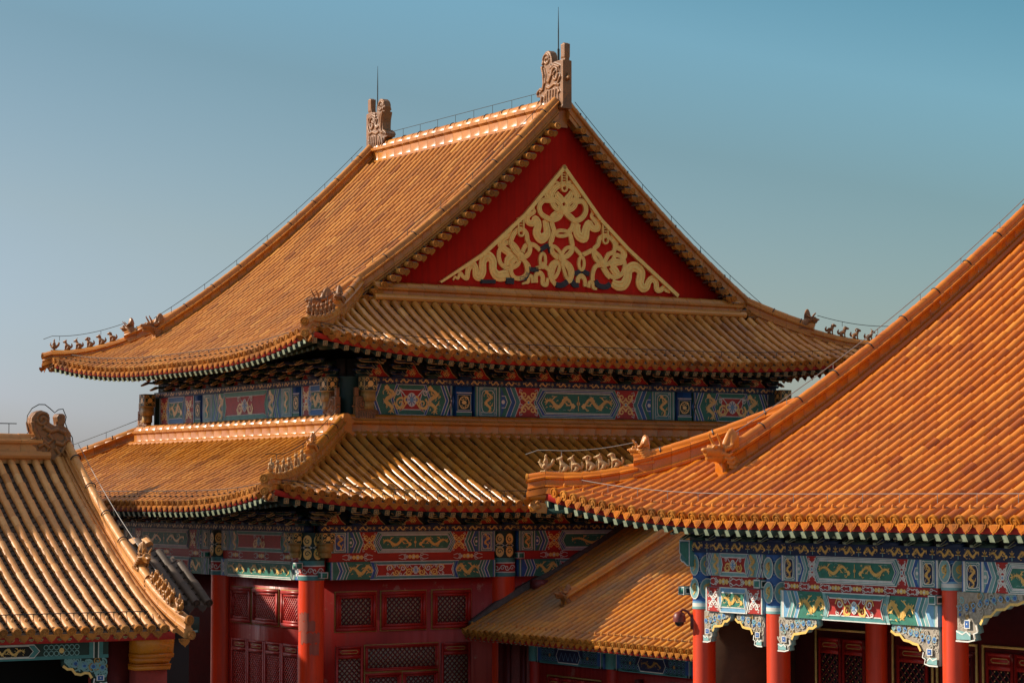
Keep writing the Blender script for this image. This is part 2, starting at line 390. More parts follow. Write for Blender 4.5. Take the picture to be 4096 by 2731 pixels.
def conductor(path, up, step, label, cat='cable', r=0.011, mat='iron', group='lightning conductor cables on the roofs'):
    """a cable carried on short standoffs over a ridge"""
    M = MB(); P = np.asarray(path, float); Q = P + A(0, 0, up)
    M.tube(Q, r, mat, 5)
    L = np.r_[0, np.cumsum(np.linalg.norm(np.diff(P, axis=0), axis=1))]
    for x in np.arange(step * 0.4, L[-1], step):
        c = A(*[np.interp(x, L, P[:, k]) for k in range(3)])
        M.tube([c - A(0, 0, 0.04), c + A(0, 0, up)], r * 0.8, mat, 5)
    return tag(M.build('conductor_cable', None, 60), label, cat, group)

# ------------------------------------------------------------------ painted timber
class Paint:
    """lays painted shapes on a plane, each colour a sheet a few millimetres over the one below"""
    def __init__(s, M, O, eu, en, ev=(0, 0, 1)): s.M, s.O, s.eu, s.en, s.ev = M, A(*O), A(*eu), A(*en), A(*ev)
    def at(s, u, v, l): return s.O + s.eu * u + s.ev * v + s.en * (0.004 * l)
    def poly(s, pts, mat, l): s.M.add([s.at(u, v, l) for u, v in pts], [tuple(range(len(pts)))], mat)
    def rect(s, u0, v0, u1, v1, mat, l): s.poly([(u0, v0), (u1, v0), (u1, v1), (u0, v1)], mat, l)
    def line(s, pts, w, mat, l, closed=False):
        P = np.asarray(pts, float)
        if closed: P = np.vstack([P, P[:1]])
        n = len(P); w = np.broadcast_to(np.asarray(w, float), (n,))
        T = np.gradient(P, axis=0)
        if closed: T[0] = T[-1] = P[1] - P[-2]
        T /= np.linalg.norm(T, axis=1)[:, None] + 1e-9; N = np.c_[-T[:, 1], T[:, 0]]
        a = P + N * w[:, None] / 2; b = P - N * w[:, None] / 2
        V = [s.at(u, v, l) for u, v in np.vstack([a, b])]
        s.M.add(V, [(i, i + 1, n + i + 1, n + i) for i in range(n - 1)], mat)
    def disc(s, u, v, r, mat, l, k=12, ry=None):
        a = np.linspace(0, 2 * math.pi, k, endpoint=False); ry = ry or r
        s.poly([(u + r * math.cos(t), v + ry * math.sin(t)) for t in a], mat, l)
    def ring(s, u, v, r, w, mat, l, k=16, ry=None):
        a = np.linspace(0, 2 * math.pi, k, endpoint=False); ry = ry or r
        s.line([(u + r * math.cos(t), v + ry * math.sin(t)) for t in a], w, mat, l, True)
    def spiral(s, u, v, r, turns, a0, w, mat, l, sgn=1):
        t = np.linspace(0, 1, 14); rr = r * (1 - t * 0.85); a = a0 + sgn * turns * 2 * math.pi * t
        s.line(np.c_[u + rr * np.cos(a), v + rr * np.sin(a)], w * (1 - 0.4 * t), mat, l)
def dragon(P, cu, cv, w, h, l, vert=False, flip=1, mat='gold', clouds=True):
    """a coiling dragon: snake body, maned head, four clawed legs, flames and cloud wisps"""
    def X(a, b):
        a *= flip
        return (cu + b * w, cv + a * h) if vert else (cu + a * w, cv + b * h)
    m = w if vert else h
    q_ = [l]
    def nx():
        q_[0] += 0.15; return q_[0]
    t = np.linspace(0, 1, 22)
    a = (t - 0.5) * 0.86; b = 0.29 * np.sin(t * 2 * math.pi * 1.5 + 0.6) * (0.55 + 0.45 * t)
    P.line([X(p, q) for p, q in zip(a, b)], m * (0.07 + 0.15 * np.sin(np.pi * np.clip(t, 0.05, 0.93)) ** 0.7), mat, nx())
    ha, hb = a[-1], b[-1]
    s_ = 0.11
    asp = (w / h if vert else h / w)
    head = [(ha - s_ * asp, hb - 0.13), (ha + 0.9 * s_ * asp, hb - 0.15), (ha + 1.9 * s_ * asp, hb + 0.02), (ha + 1.2 * s_ * asp, hb + 0.08), (ha + 0.6 * s_ * asp, hb + 0.17), (ha - 0.8 * s_ * asp, hb + 0.16)]
    P.poly([X(p, q) for p, q in head], mat, nx())
    for sg in (1, 0.3, -1):
        P.line([X(ha - 0.5 * s_ * asp, hb + 0.1 * sg), X(ha - 1.8 * s_ * asp, hb + 0.26 * sg), X(ha - 3.2 * s_ * asp, hb + 0.22 * sg)], m * 0.05, mat, nx())
    for f, sg in ((0.25, 1), (0.33, -1), (0.62, 1), (0.72, -1)):
        i = int(f * 21); q0 = (a[i], b[i]); q1 = (a[i] + 0.12 * asp, np.clip(b[i] + 0.28 * sg, -0.43, 0.43))
        P.line([X(*q0), X(q0[0] - 0.04 * asp, (q0[1] + q1[1]) / 2), X(*q1)], m * 0.075, mat, nx())
        for ca in (-0.10, 0.0, 0.10): P.line([X(*q1), X(q1[0] + (ca + 0.04) * 1.3 * asp, np.clip(q1[1] + 0.09 * sg, -0.49, 0.49))], m * 0.04, mat, nx())
    for f in np.linspace(0.03, 0.92, 15):
        i = int(f * 21)
        for sg in (1, -1):
            P.line([X(a[i], b[i]), X(a[i] - 0.05 * asp, np.clip(b[i] + 0.17 * sg, -.5, .5))], [m * 0.05, m * .015], mat, nx())
    P.line([X(a[0], b[0]), X(a[0] - 0.14 * asp, b[0] + 0.18)], m * 0.06, mat, nx()); P.line([X(a[0], b[0]), X(a[0] - 0.18 * asp, b[0] - 0.05)], m * 0.055, mat, nx()); P.line([X(a[0], b[0]), X(a[0] - 0.10 * asp, b[0] - 0.2)], m * 0.05, mat, nx())
    for q in range(9):          # flame wisps filling the ground
        ca, sg = random.uniform(-0.46, 0.46), random.choice((-1, 1)); bi = float(np.interp(ca, a, b)); cb = bi + 0.34 * sg
        if abs(cb) < 0.46: P.line([X(ca - 0.06 * asp, cb - 0.05), X(ca, cb + 0.03), X(ca + 0.07 * asp, cb)], m * 0.04, mat, nx())
    if clouds:
        for q in range(4):
            ca, cb = random.uniform(-0.42, 0.42), random.choice((-0.42, 0.42))
            P.line([X(ca - 0.05, cb), X(ca, cb + 0.03), X(ca + 0.05, cb)], m * 0.03, 'pale_teal', nx())
def zig(u, k, H): return [(u, 0), (u + k, H / 2), (u, H)]
def chev(P, u0, w, k, H, cols, l=2):
    """bands of pointed stripes; k > 0 points right"""
    n = len(cols); s = w / n
    for i, c in enumerate(cols):
        a, b = u0 + i * s, u0 + (i + 1) * s
        P.poly([(a, 0), (a + k, H / 2), (a, H), (b, H), (b + k, H / 2), (b, 0)], c, l)
    for i in range(n + 1):
        a = u0 + i * s
        P.line(zig(a, k, H), 0.022, 'white', l + 1)
def hoops(P, u0, w, H, cols, l=2):
    n = len(cols); s = w / n
    for i, c in enumerate(cols):
        P.rect(u0 + i * s, 0, u0 + (i + 1) * s, H, c, l)
    for i in range(1, n): P.rect(u0 + i * s - 0.011, 0, u0 + i * s + 0.011, H, 'white', l + 1)
def medal(P, u0, w, H, bgc, fill, l=2, vert=True, mat='gold'):
    P.rect(u0, 0, u0 + w, H, bgc, l); c = u0 + w / 2
    P.line([(u0 + 0.03, 0.03), (u0 + w - 0.03, 0.03), (u0 + w - 0.03, H - 0.03), (u0 + 0.03, H - 0.03)], 0.02, 'white', l + 1, True)
    a = np.linspace(0, 2 * math.pi, 24, endpoint=False); rr = 1 + 0.10 * np.cos(a * 4 + math.pi)
    pts = np.c_[c + w * 0.38 * np.cos(a) * rr, H / 2 + H * 0.41 * np.sin(a) * rr]
    P.poly(pts, fill, l + 1); P.line(pts, 0.022, 'white', l + 2, True)
    for sx in (-1, 1):
        for sy in (-1, 1): P.spiral(c + sx * w * 0.36, H / 2 + sy * H * 0.40, 0.05, 1, 0, 0.014, 'white', l + 2)
    dragon(P, c, H / 2, w * 0.58, H * 0.72, l + 3, vert=True, mat=mat, clouds=False)
def lotus(P, u0, w, H, bgc, l=2):
    P.rect(u0, 0, u0 + w, H, bgc, l); c = u0 + w / 2
    P.ring(c, H / 2, w * 0.36, 0.03, 'gold', l + 1, ry=H * 0.36)
    P.disc(c, H / 2, w * 0.17, 'gold', l + 1, ry=H * 0.12)
    for sy in (-1, 1):
        for sx in (-1, 1): P.spiral(c + sx * w * 0.16, H / 2 + sy * H * 0.24, w * 0.14, 1.2, 0, 0.024, 'gold', l + 2, sx)
    P.line([(u0 + 0.02, 0.02), (u0 + w - 0.02, 0.02), (u0 + w - 0.02, H - 0.02), (u0 + 0.02, H - 0.02)], 0.018, 'white', l + 1, True)
def scroll(P, u0, u1, H, l=3, c1='gold', c2='white'):
    """interlaced foliage scroll on whatever ground lies below"""
    c = (u0 + u1) / 2; w = (u1 - u0) / 2
    q_ = [l]
    def nx():
        q_[0] += 0.2; return q_[0]
    for sx in (-1, 1):
        for sy in (-1, 1):
            P.spiral(c + sx * w * 0.36, H / 2 + sy * H * 0.24, min(w * 0.36, H * 0.19), 1.3, math.pi / 2 * (1 + sx), H * 0.065, c1, nx(), sx * sy)
            P.line([(c, H / 2), (c + sx * w * 0.3, H / 2 + sy * H * 0.06), (c + sx * w * 0.7, H / 2 + sy * H * 0.36)], H * 0.055, c1, nx())
            P.spiral(c + sx * w * 0.70, H / 2 + sy * H * 0.14, H * 0.09, 1.1, 0.5, H * 0.03, c2, nx(), -sx)
            P.line([(c + sx * w * 0.55, H / 2 + sy * H * 0.40), (c + sx * w * 0.75, H / 2 + sy * H * 0.45), (c + sx * w * 0.8, H / 2 + sy * H * 0.32)], H * 0.03, c2, nx())
    P.disc(c, H / 2, H * 0.09, c1, nx()); P.disc(c, H / 2, H * 0.045, 'pale_blue', nx())
def rose(P, c, H, l=3, w=None):
    """lobed flower with spreading scrolls"""
    w = w or H; q_ = [l]
    def nx():
        q_[0] += 0.2; return q_[0]
    for sx in (-1, 1):
        n = max(1, int((w / 2 - H * .3) / (H * .42)))
        for i in range(n):
            x = c + sx * (H * .42 + H * .42 * i); k = 1 if i % 2 else -1
            P.spiral(x, H * (.5 + .13 * k), H * .20, 1.4, 1.0 + i, H * .075, 'gold' if i % 2 == 0 else 'white', nx(), sx * k)
            P.line([(x - sx * H * .30, H * .5), (x - sx * H * .1, H * (.5 + .28 * k)), (x + sx * H * .15, H * (.5 + .30 * k)), (x + sx * H * .24, H * (.5 + .10 * k))], H * .055, 'gold', nx())
            P.spiral(x + sx * H * .12, H * (.5 - .22 * k), H * .10, 1.2, 2.0, H * .045, 'white', nx(), -sx * k)
            P.line([(x - sx * H * .2, H * (.5 - .1 * k)), (x, H * (.5 - .32 * k)), (x + sx * H * .2, H * (.5 - .28 * k))], H * .04, 'white', nx())
        P.disc(c + sx * H * 0.17, H / 2, H * 0.14, 'gold', nx()); P.disc(c + sx * H * 0.17, H / 2, H * 0.06, 'blue', nx())
    P.disc(c, H / 2, H * 0.18, 'white', nx(), ry=H * 0.24)
    for a in np.linspace(0, 2 * math.pi, 8, endpoint=False): P.line([(c, H / 2), (c + H * 0.15 * math.cos(a), H / 2 + H * 0.2 * math.sin(a))], H * 0.03, 'blue', nx())
    P.disc(c, H / 2, H * 0.07, 'pale_blue', nx())
def hexa(P, u0, u1, H, k, mat, l, m=0.0):
    P.poly([(u0 + m, H * 0.0 + m), (u0 + m + k, H / 2), (u0 + m, H - m), (u1 - m, H - m), (u1 - m - k, H / 2), (u1 - m, m)], mat, l)
    P.line([(u0 + m, m), (u0 + m + k, H / 2), (u0 + m, H - m), (u1 - m, H - m), (u1 - m - k, H / 2), (u1 - m, m)], 0.022, 'white', l + 1, True)
def octa(P, u0, u1, v0, v1, k, mat, l, lw=0.024):
    c = [(u0, (v0 + v1) / 2), (u0 + k, v1), (u1 - k, v1), (u1, (v0 + v1) / 2), (u1 - k, v0), (u0 + k, v0)]
    P.poly(c, mat, l); P.line(c, lw, 'white', l + 1, True)
def cavetto(P, u0, u1, v0, v1, k, mat, l):
    vm = (v0 + v1) / 2
    c = [(u0, v0), (u0 + k, vm), (u0, v1), (u0 + k, v1 - k * 0.6), (u1 - k, v1 - k * 0.6), (u1, v1), (u1 - k, vm), (u1, v0), (u1 - k, v0 + k * 0.6), (u0 + k, v0 + k * 0.6)]
    P.poly(c, mat, l); P.line(c, 0.024, 'white', l + 1, True)
def beam_paint(P, W_, H, scheme, pal):
    """one painted lintel; pal = (ground, contrast, light ground, light contrast)"""
    g, c, lg, lc = pal; pale = g.startswith('pale'); k1 = 'white' if pale else 'gold'; sy_ = 0.62 if pale else 1.0
    P.rect(0, 0, W_, H, g, 1)
    if scheme == 'double_dragon':          # long panel with two dragons, red scroll sections, dragon medallion boxes
        x = 0
        hp = [c, lc, g, lc]; w = H * 0.16; hoops(P, 0, w, H, hp[:2]); hoops(P, W_ - w, w, H, hp[:2]); x = w
        bw = H * 0.72
        if W_ > H * 6.2:
            medal(P, x, bw, H, lg, 'dark_blue' if pale else c); medal(P, W_ - x - bw, bw, H, lg, 'dark_blue' if pale else c); x += bw
            hoops(P, x, w, H, hp[:2]); hoops(P, W_ - x - w, w, H, hp[:2]); x += w
        k = H * 0.22
        cw = H * 0.55
        for s in (1, -1):
            f = (lambda u: u) if s == 1 else (lambda u: W_ - u)
            a, b = x, x + cw
            for i in range(3):
                a1, b1 = f(a + cw * i / 3), f(a + cw * (i + 1) / 3)
                P.poly([(a1, 0), (a1 + s * k, H / 2), (a1, H), (b1, H), (b1 + s * k, H / 2), (b1, 0)], (c, g, lg)[i], 2)
                P.line(zig(b1, s * k, H), 0.022, 'white', 3)
            P.line([(f(a + 0.02), H * 0.3), (f(a + cw * 0.3), H * 0.3), (f(a + cw * 0.45), H * 0.5), (f(a + cw * 0.3), H * 0.7), (f(a + 0.02), H * 0.7)], 0.025, 'white', 3)
            P.disc(f(a + cw * 0.15), H / 2, H * 0.07, 'white', 3)
        x += cw
        sw = H * sy_
        P.poly([(x, 0), (x + k, H / 2), (x, H), (x + sw, H), (x + sw, 0)], 'red_strip', 2); P.poly([(W_ - x, 0), (W_ - x - sw, 0), (W_ - x - sw, H), (W_ - x, H), (W_ - x - k, H / 2)], 'red_strip', 2)
        scroll(P, x + k * 0.4, x + sw, H, 3, k1); scroll(P, W_ - x - sw, W_ - x - k * 0.4, H, 3, k1)
        x += sw
        for i, cc in enumerate((lg, g, c)):
            m = i * H * 0.09
            octa(P, x - H * 0.24 + m, W_ - x + H * 0.24 - m, m * 0.65 - 0.0, H - m * 0.65, H * 0.26, cc, 5 + 2 * i, 0.02)
        m = H * 0.30
        octa(P, x - H * 0.2 + m * 0.8, W_ - x + H * 0.2 - m * 0.8, H * 0.16, H * 0.84, H * 0.2, 'green', 11)
        mid = W_ / 2; dw = (W_ - 2 * x) * 0.40
        dragon(P, mid - dw * 0.62, H / 2, dw, H * 0.58, 14, flip=1); dragon(P, mid + dw * 0.62, H / 2, dw, H * 0.58, 14, flip=-1)
        P.disc(mid, H / 2, H * 0.07, 'gold', 14); P.line([(mid, H * 0.25), (mid, H * 0.75)], H * 0.03, 'gold', 14)
    elif scheme == 'red_flower':           # red flower panel between two standing dragons
        w = H * 0.12; hoops(P, 0, w, H, [c, lc]); hoops(P, W_ - w, w, H, [c, lc]); x = w
        k = H * 0.20
        big = W_ > H * 5
        if big:
            bw = H * 0.62; medal(P, x, bw, H, lg, g); medal(P, W_ - x - bw, bw, H, lg, g); x += bw
            hoops(P, x, w, H, [c, lc]); hoops(P, W_ - x - w, w, H, [c, lc]); x += w
        n = 3
        cw = H * (0.42 if big else 0.34)
        for s in (1, -1):
            f = (lambda u: u) if s == 1 else (lambda u: W_ - u)
            for i in range(n):
                a1, b1 = f(x + cw * i / n), f(x + cw * (i + 1) / n)
                P.poly([(a1, 0), (a1 - s * k, H / 2), (a1, H), (b1, H), (b1 - s * k, H / 2), (b1, 0)] if not big else [(a1, 0), (a1 + s * k, H / 2), (a1, H), (b1, H), (b1 + s * k, H / 2), (b1, 0)], (c, g, c)[i], 2)
                P.line(zig(b1, -s * k if not big else s * k, H), 0.022, 'white', 3)
        x += cw
        dw = H * 0.62
        dragon(P, x + dw * 0.5, H / 2, dw * 0.95, H * 0.86, 3, vert=True); dragon(P, W_ - x - dw * 0.5, H / 2, dw * 0.95, H * 0.86, 3, vert=True)
        x += dw
        hexa(P, x - H * 0.05, W_ - x + H * 0.05, H, -k, c, 3); hexa(P, x + H * 0.04, W_ - x - H * 0.04, H, -k, g, 5); 
        cavetto(P, x + H * 0.06, W_ - x - H * 0.06, H * 0.10, H * 0.90, H * 0.12, 'red_strip', 7)
        rose(P, W_ / 2, H, 9, min(W_ - 2 * x, H * 1.5) * 0.9)
    elif scheme == 'green_panel':          # short bay: red scrolls either side of a green dragon panel
        w = H * 0.10; hoops(P, 0, w, H, [lc, c]); hoops(P, W_ - w, w, H, [lc, c]); x = w; k = H * 0.18
        sw = W_ * 0.24
        P.rect(x, 0, x + sw + k, H, 'red_strip', 2); P.rect(W_ - x - sw - k, 0, W_ - x, H, 'red_strip', 2)
        scroll(P, x, x + sw, H, 3, k1); scroll(P, W_ - x - sw, W_ - x, H, 3, k1); x += sw
        octa(P, x - k, W_ - x + k, 0.0, H, H * 0.16, lc, 5); octa(P, x - k + H * 0.1, W_ - x + k - H * 0.1, 0.0, H, H * 0.16, g, 7)
        cavetto(P, x + H * 0.06, W_ - x - H * 0.06, H * 0.14, H * 0.86, H * 0.10, 'green', 9)
        dragon(P, W_ / 2, H / 2, (W_ - 2 * x) * 0.75, H * 0.6, 11)
    elif scheme == 'red_scroll':           # lower beams: dragon sections and a red scroll panel
        w = H * 0.2; hoops(P, 0, w, H, [c, lc]); hoops(P, W_ - w, w, H, [c, lc]); x = w; k = H * 0.22
        cw = H * 0.8
        for s in (1, -1):
            f = (lambda u: u) if s == 1 else (lambda u: W_ - u)
            for i in range(4):
                a1, b1 = f(x + cw * i / 4), f(x + cw * (i + 1) / 4)
                P.poly([(a1, 0), (a1 + s * k, H / 2), (a1, H), (b1, H), (b1 + s * k, H / 2), (b1, 0)], (g, c, lg, g)[i], 2); P.line(zig(b1, s * k, H), 0.022, 'white', 3)
        x += cw; dw = min(H * 1.9, (W_ - 2 * x) * 0.27)
        P.rect(x, 0, W_ - x, H, 'green', 1.5)
        dragon(P, x + dw * 0.55, H / 2, dw * 0.9, H * 0.85, 3); dragon(P, W_ - x - dw * 0.55, H / 2, dw * 0.9, H * 0.85, 3, flip=-1)
        x += dw
        hexa(P, x - H * 0.35, W_ - x + H * 0.35, H, H * 0.2, c, 4); hexa(P, x - H * 0.15, W_ - x + H * 0.15, H, H * 0.2, lg, 6)
        cavetto(P, x, W_ - x, H * 0.10, H * 0.90, H * 0.14, 'red_strip', 8)
        rose(P, W_ / 2, H, 10, (W_ - 2 * x) * 0.9)
    elif scheme == 'dragon_center':
        w = H * 0.2; hoops(P, 0, w, H, [c, lc]); hoops(P, W_ - w, w, H, [c, lc]); x = w; k = H * 0.22
        cw = H * 0.7
        for s in (1, -1):
            f = (lambda u: u) if s == 1 else (lambda u: W_ - u)
            P.rect(min(f(x), f(x + cw)), 0, max(f(x), f(x + cw)), H, g, 2)
            scroll(P, min(f(x), f(x + cw * 0.6)), max(f(x), f(x + cw * 0.6)), H, 3, 'white', 'white') if W_ > 4 else medal(P, min(f(x), f(x + cw * 0.5)), cw * 0.5, H, lg, g, 3)
            for i in range(2):
                a1, b1 = f(x + cw * (0.6 + 0.2 * i)), f(x + cw * (0.8 + 0.2 * i))
                P.poly([(a1, 0), (a1 - s * k, H / 2), (a1, H), (b1, H), (b1 - s * k, H / 2), (b1, 0)], (c, lg)[i], 4); P.line(zig(b1, -s * k, H), 0.022, 'white', 5)
        x += cw
        octa(P, x - k * 0.4, W_ - x + k * 0.4, 0, H, H * 0.2, c, 6); octa(P, x + k * 0.1, W_ - x - k * 0.1, H * 0.1, H * 0.9, H * 0.2, 'green', 8)
        n = max(1, int((W_ - 2 * x) / (H * 2.2)))
        for i in range(n): dragon(P, x + (W_ - 2 * x) * (i + 0.5) / n, H / 2, (W_ - 2 * x) / n * 0.8, H * 0.66, 11, flip=1 if i % 2 == 0 else -1)
def frieze(P, W_, H, g='dark_blue', step=0.62):
    """running dragons and sprigs on a narrow dark beam"""
    P.rect(0, 0, W_, H, g, 1); n = max(1, int(W_ / step)); s = W_ / n
    for i in range(n):
        c = (i + 0.5) * s
        dragon(P, c - s * 0.12, H / 2, s * 0.62, H * 0.8, 2, flip=1 if i % 2 else -1, clouds=False)
        q = c + s * 0.36; P.disc(q, H * 0.55, H * 0.13, 'gold', 2)
        for a in np.linspace(0, math.pi, 5): P.line([(q, H * 0.4), (q + H * 0.3 * math.cos(a), H * 0.4 + H * 0.42 * math.sin(a))], H * 0.06, 'gold', 2)
        P.line([(q, H * 0.1), (q, H * 0.5)], H * 0.08, 'pale_teal', 2)
def redboard(P, W_, H, n=3, l=1, c1='gold'):
    P.rect(0, 0, W_, H, 'red_strip', l); q_ = [l + 1]
    def nx():
        q_[0] += 0.15; return q_[0]
    for i in range(n):
        c = W_ * (i + 0.5) / n if n > 1 else W_ / 2
        P.disc(c, H / 2, H * 0.30, c1, nx())
        for sx in (-1, 1):
            P.disc(c + sx * H * 0.5, H / 2, H * 0.24, c1, nx())
            for sy in (-1, 1): P.spiral(c + sx * H * 1.1, H / 2 + sy * H * 0.2, H * 0.26, 1.2, 0, H * 0.08, 'white', nx(), sx * sy); P.line([(c + sx * H * 0.7, H / 2), (c + sx * H * 1.5, H / 2 + sy * H * 0.3), (c + sx * H * 2.0, H / 2 + sy * H * 0.15)], H * 0.07, 'white', nx())
        P.disc(c, H / 2, H * 0.14, 'white', nx())

# ------------------------------------------------------------------ glazed roof sculptures
def remeshed(M, name, voxel, smooth_it=4, mat='statue_dark', noise_amt=0.0):
    """fuse overlapping shapes into one continuous sculpted surface"""
    o = bpy.data.objects.new('tmp', M.mesh('tmp')); COL.objects.link(o)
    r = o.modifiers.new('r', 'REMESH'); r.mode = 'VOXEL'; r.voxel_size = voxel
    sm = o.modifiers.new('s', 'SMOOTH'); sm.iterations = smooth_it; sm.factor = 0.5
    if noise_amt:
        t = bpy.data.textures.new('relief', 'CLOUDS'); t.noise_scale = 0.09
        d = o.modifiers.new('d', 'DISPLACE'); d.texture = t; d.strength = noise_amt; d.mid_level = 0.5
    dg = bpy.context.evaluated_depsgraph_get()
    me = bpy.data.meshes.new_from_object(o.evaluated_get(dg)); me.name = name
    bpy.data.objects.remove(o)
    me.materials.clear(); me.materials.append(MATS[mat])
    me.polygons.foreach_set('material_index', np.zeros(len(me.polygons), dtype=np.int32))
    if 'tint' in me.attributes: me.attributes.remove(me.attributes['tint'])
    at = me.attributes.new('tint', 'FLOAT', 'FACE'); at.data.foreach_set('value', np.full(len(me.polygons), 0.5, dtype=np.float32))
    me.polygons.foreach_set('use_smooth', np.ones(len(me.polygons), dtype=bool))
    return me
G = 'statue_dark'
def tb(M, pts, r, k=10): M.tube(pts, r, G, k)
def beast_mesh(kind):
    """small seated roof beast facing +x, about 0.36 m tall"""
    M = MB()
    tb(M, [(-.115, 0, .05), (-.10, 0, .085), (-.05, 0, .125), (0.005, 0, .155), (.035, 0, .20), (.045, 0, .25), (.06, 0, .285)], [.05, .068, .066, .068, .055, .043, .045], 12)
    mz = {'lion': .155, 'horse': .175, 'bird': .155}.get(kind, .16)
    tb(M, [(.03, 0, .30), (.07, 0, .305), (.11, 0, .295), (mz, 0, .285)], [.045, .05, .036, .024], 10)
    tb(M, [(.08, 0, .272), (.145, 0, .262)], [.025, .014], 8)
    for s in (-1, 1):
        tb(M, [(.03, s * .042, .17), (.055, s * .045, .09), (.06, s * .045, .015), (.095, s * .045, .012)], [.033, .023, .019, .019], 8)
        M.ell((-.065, s * .05, .065), (.06, .035, .062), G, 10)
        tb(M, [(-.06, s * .062, .03), (.02, s * .062, .017)], [.026, .018], 8)
        if kind in ('horse', 'hound', 'goat'): tb(M, [(.03, s * .03, .325), (.022, s * .042, .39)], [.018, .005], 6)
        if kind == 'goat': tb(M, [(.05, s * .025, .34), (.03, s * .045, .40), (-.01, s * .05, .41)], [.012, .01, .005], 6)
        if kind == 'lion':
            for a in np.linspace(-1.2, 2.2, 7): M.ell((.02 + .055 * math.cos(a + 1.5), s * .04, .29 + .055 * math.sin(a + 1.5)), (.022, .022, .022), G, 6)
        if kind in ('bird', 'winged'): tb(M, [(.0, s * .06, .17), (-.07, s * .08, .17), (-.14, s * .07, .10)], [.03, .028, .01], 8)
    if kind == 'bird':
        tb(M, [(.05, 0, .33), (.03, 0, .38), (-.02, 0, .40)], [.02, .016, .006], 6)
        tb(M, [(.15, 0, .285), (.18, 0, .25)], [.02, .006], 6)
    if kind in ('horse', 'winged'): tb(M, [(.035, 0, .33), (.0, 0, .30), (-.01, 0, .23), (-.02, 0, .17)], [.02, .024, .022, .012], 8)
    tb(M, [(-.135, 0, .05), (-.18, 0, .085), (-.195, 0, .14), (-.175, 0, .20), (-.19, 0, .235)], [.022, .028, .034, .024, .005], 8)
    M.tube([(-.17, 0, -.02), (.10, 0, -.02)], .05, G, 8, flat=(1.3, .5))
    return remeshed(M, 'beast_' + kind, 0.011, 2)
def rider_mesh():
    """small robed figure seated on a hen, facing +x"""
    M = MB()
    M.ell((0, 0, .10), (.13, .06, .07), G, 12)
    tb(M, [(.09, 0, .12), (.14, 0, .17), (.15, 0, .21)], [.05, .03, .028]); tb(M, [(.15, 0, .21), (.20, 0, .20)], [.022, .006], 6); M.ell((.14, 0, .25), (.03, .01, .02), G, 6)
    tb(M, [(-.09, 0, .12), (-.15, 0, .17), (-.18, 0, .25), (-.17, 0, .29)], [.05, .045, .04, .015])
    tb(M, [(0, 0, .12), (0, 0, .20), (.005, 0, .27), (.005, 0, .295)], [.062, .058, .045, .025], 12)
    M.ell((.01, 0, .325), (.034, .03, .04), G, 10); tb(M, [(.005, 0, .35), (.0, 0, .385), (.0, 0, .40)], [.03, .02, .005], 8)
    for s in (-1, 1):
        tb(M, [(.0, s * .05, .26), (.02, s * .065, .21), (.06, s * .02, .20)], [.024, .024, .018], 8)
        tb(M, [(.0, s * .05, .14), (.05, s * .065, .10), (.03, s * .06, .04)], [.035, .026, .02], 8)
        tb(M, [(0, s * .03, .06), (0, s * .03, 0)], [.03, .03], 8)
    M.tube([(-.12, 0, -.02), (.12, 0, -.02)], .05, G, 8, flat=(1.3, .6))
    return remeshed(M, 'rider', 0.011, 2)
def horned_mesh():
    """horned dragon head with upswept mane, facing +x, about 0.6 m tall"""
    M = MB()
    tb(M, [(-.20, 0, .02), (-.17, 0, .12), (-.11, 0, .21), (-.03, 0, .27), (.06, 0, .30)], [.14, .145, .13, .115, .10], 14)
    tb(M, [(.04, 0, .31), (.12, 0, .325), (.20, 0, .315), (.265, 0, .31)], [.105, .095, .066, .055], 12)
    tb(M, [(.10, 0, .255), (.18, 0, .235), (.24, 0, .225)], [.07, .05, .03], 10)
    M.ell((.285, 0, .335), (.035, .05, .03), G, 8)
    for s in (-1, 1):
        M.ell((.15, s * .065, .385), (.04, .03, .03), G, 8)
        tb(M, [(.07, s * .075, .38), (.08, s * .085, .44), (.12, s * .09, .50), (.15, s * .09, .545), (.13, s * .09, .585)], [.026, .024, .02, .014, .004], 8)
        tb(M, [(.03, s * .10, .36), (-.04, s * .13, .38), (-.10, s * .12, .44)], [.04, .035, .008], 8)
        for j in range(5):
            z = .30 - .055 * j; x = -.02 - .03 * j
            tb(M, [(x + .08, s * (.10 + .01 * j), z), (x, s * (.13 + .008 * j), z - .02), (x - .08, s * .13, z + .03)], [.02, .03, .008], 6)
        for j in range(4): M.ell((-.17 + .02 * j, s * .135, .06 + .05 * j), (.035, .02, .03), G, 6)
        for j in range(6): tb(M, [(-.06 - .03 * j, s * .07, .34 + .01 * j), (-.10 - .018 * j, s * .075, .44 + .02 * j), (-.12 - .012 * j, s * .05, .55 + .01 * j)], [.022, .02, .008], 6)
    for j in range(6):
        f = j / 5
        tb(M, [(-.03 - .14 * f, 0, .33 - .02 * f), (-.08 - .10 * f, 0, .46), (-.12 - .06 * f, 0, .58 + .03 * math.sin(f * 3)), (-.12 - .05 * f, 0, .60 + .04 * math.sin(f * 3))], [.06, .058, .04, .015], 8)
    M.box((-.32, -.15, -.05), (.02, .15, .04), G)
    return remeshed(M, 'horned_head', 0.014, 2)
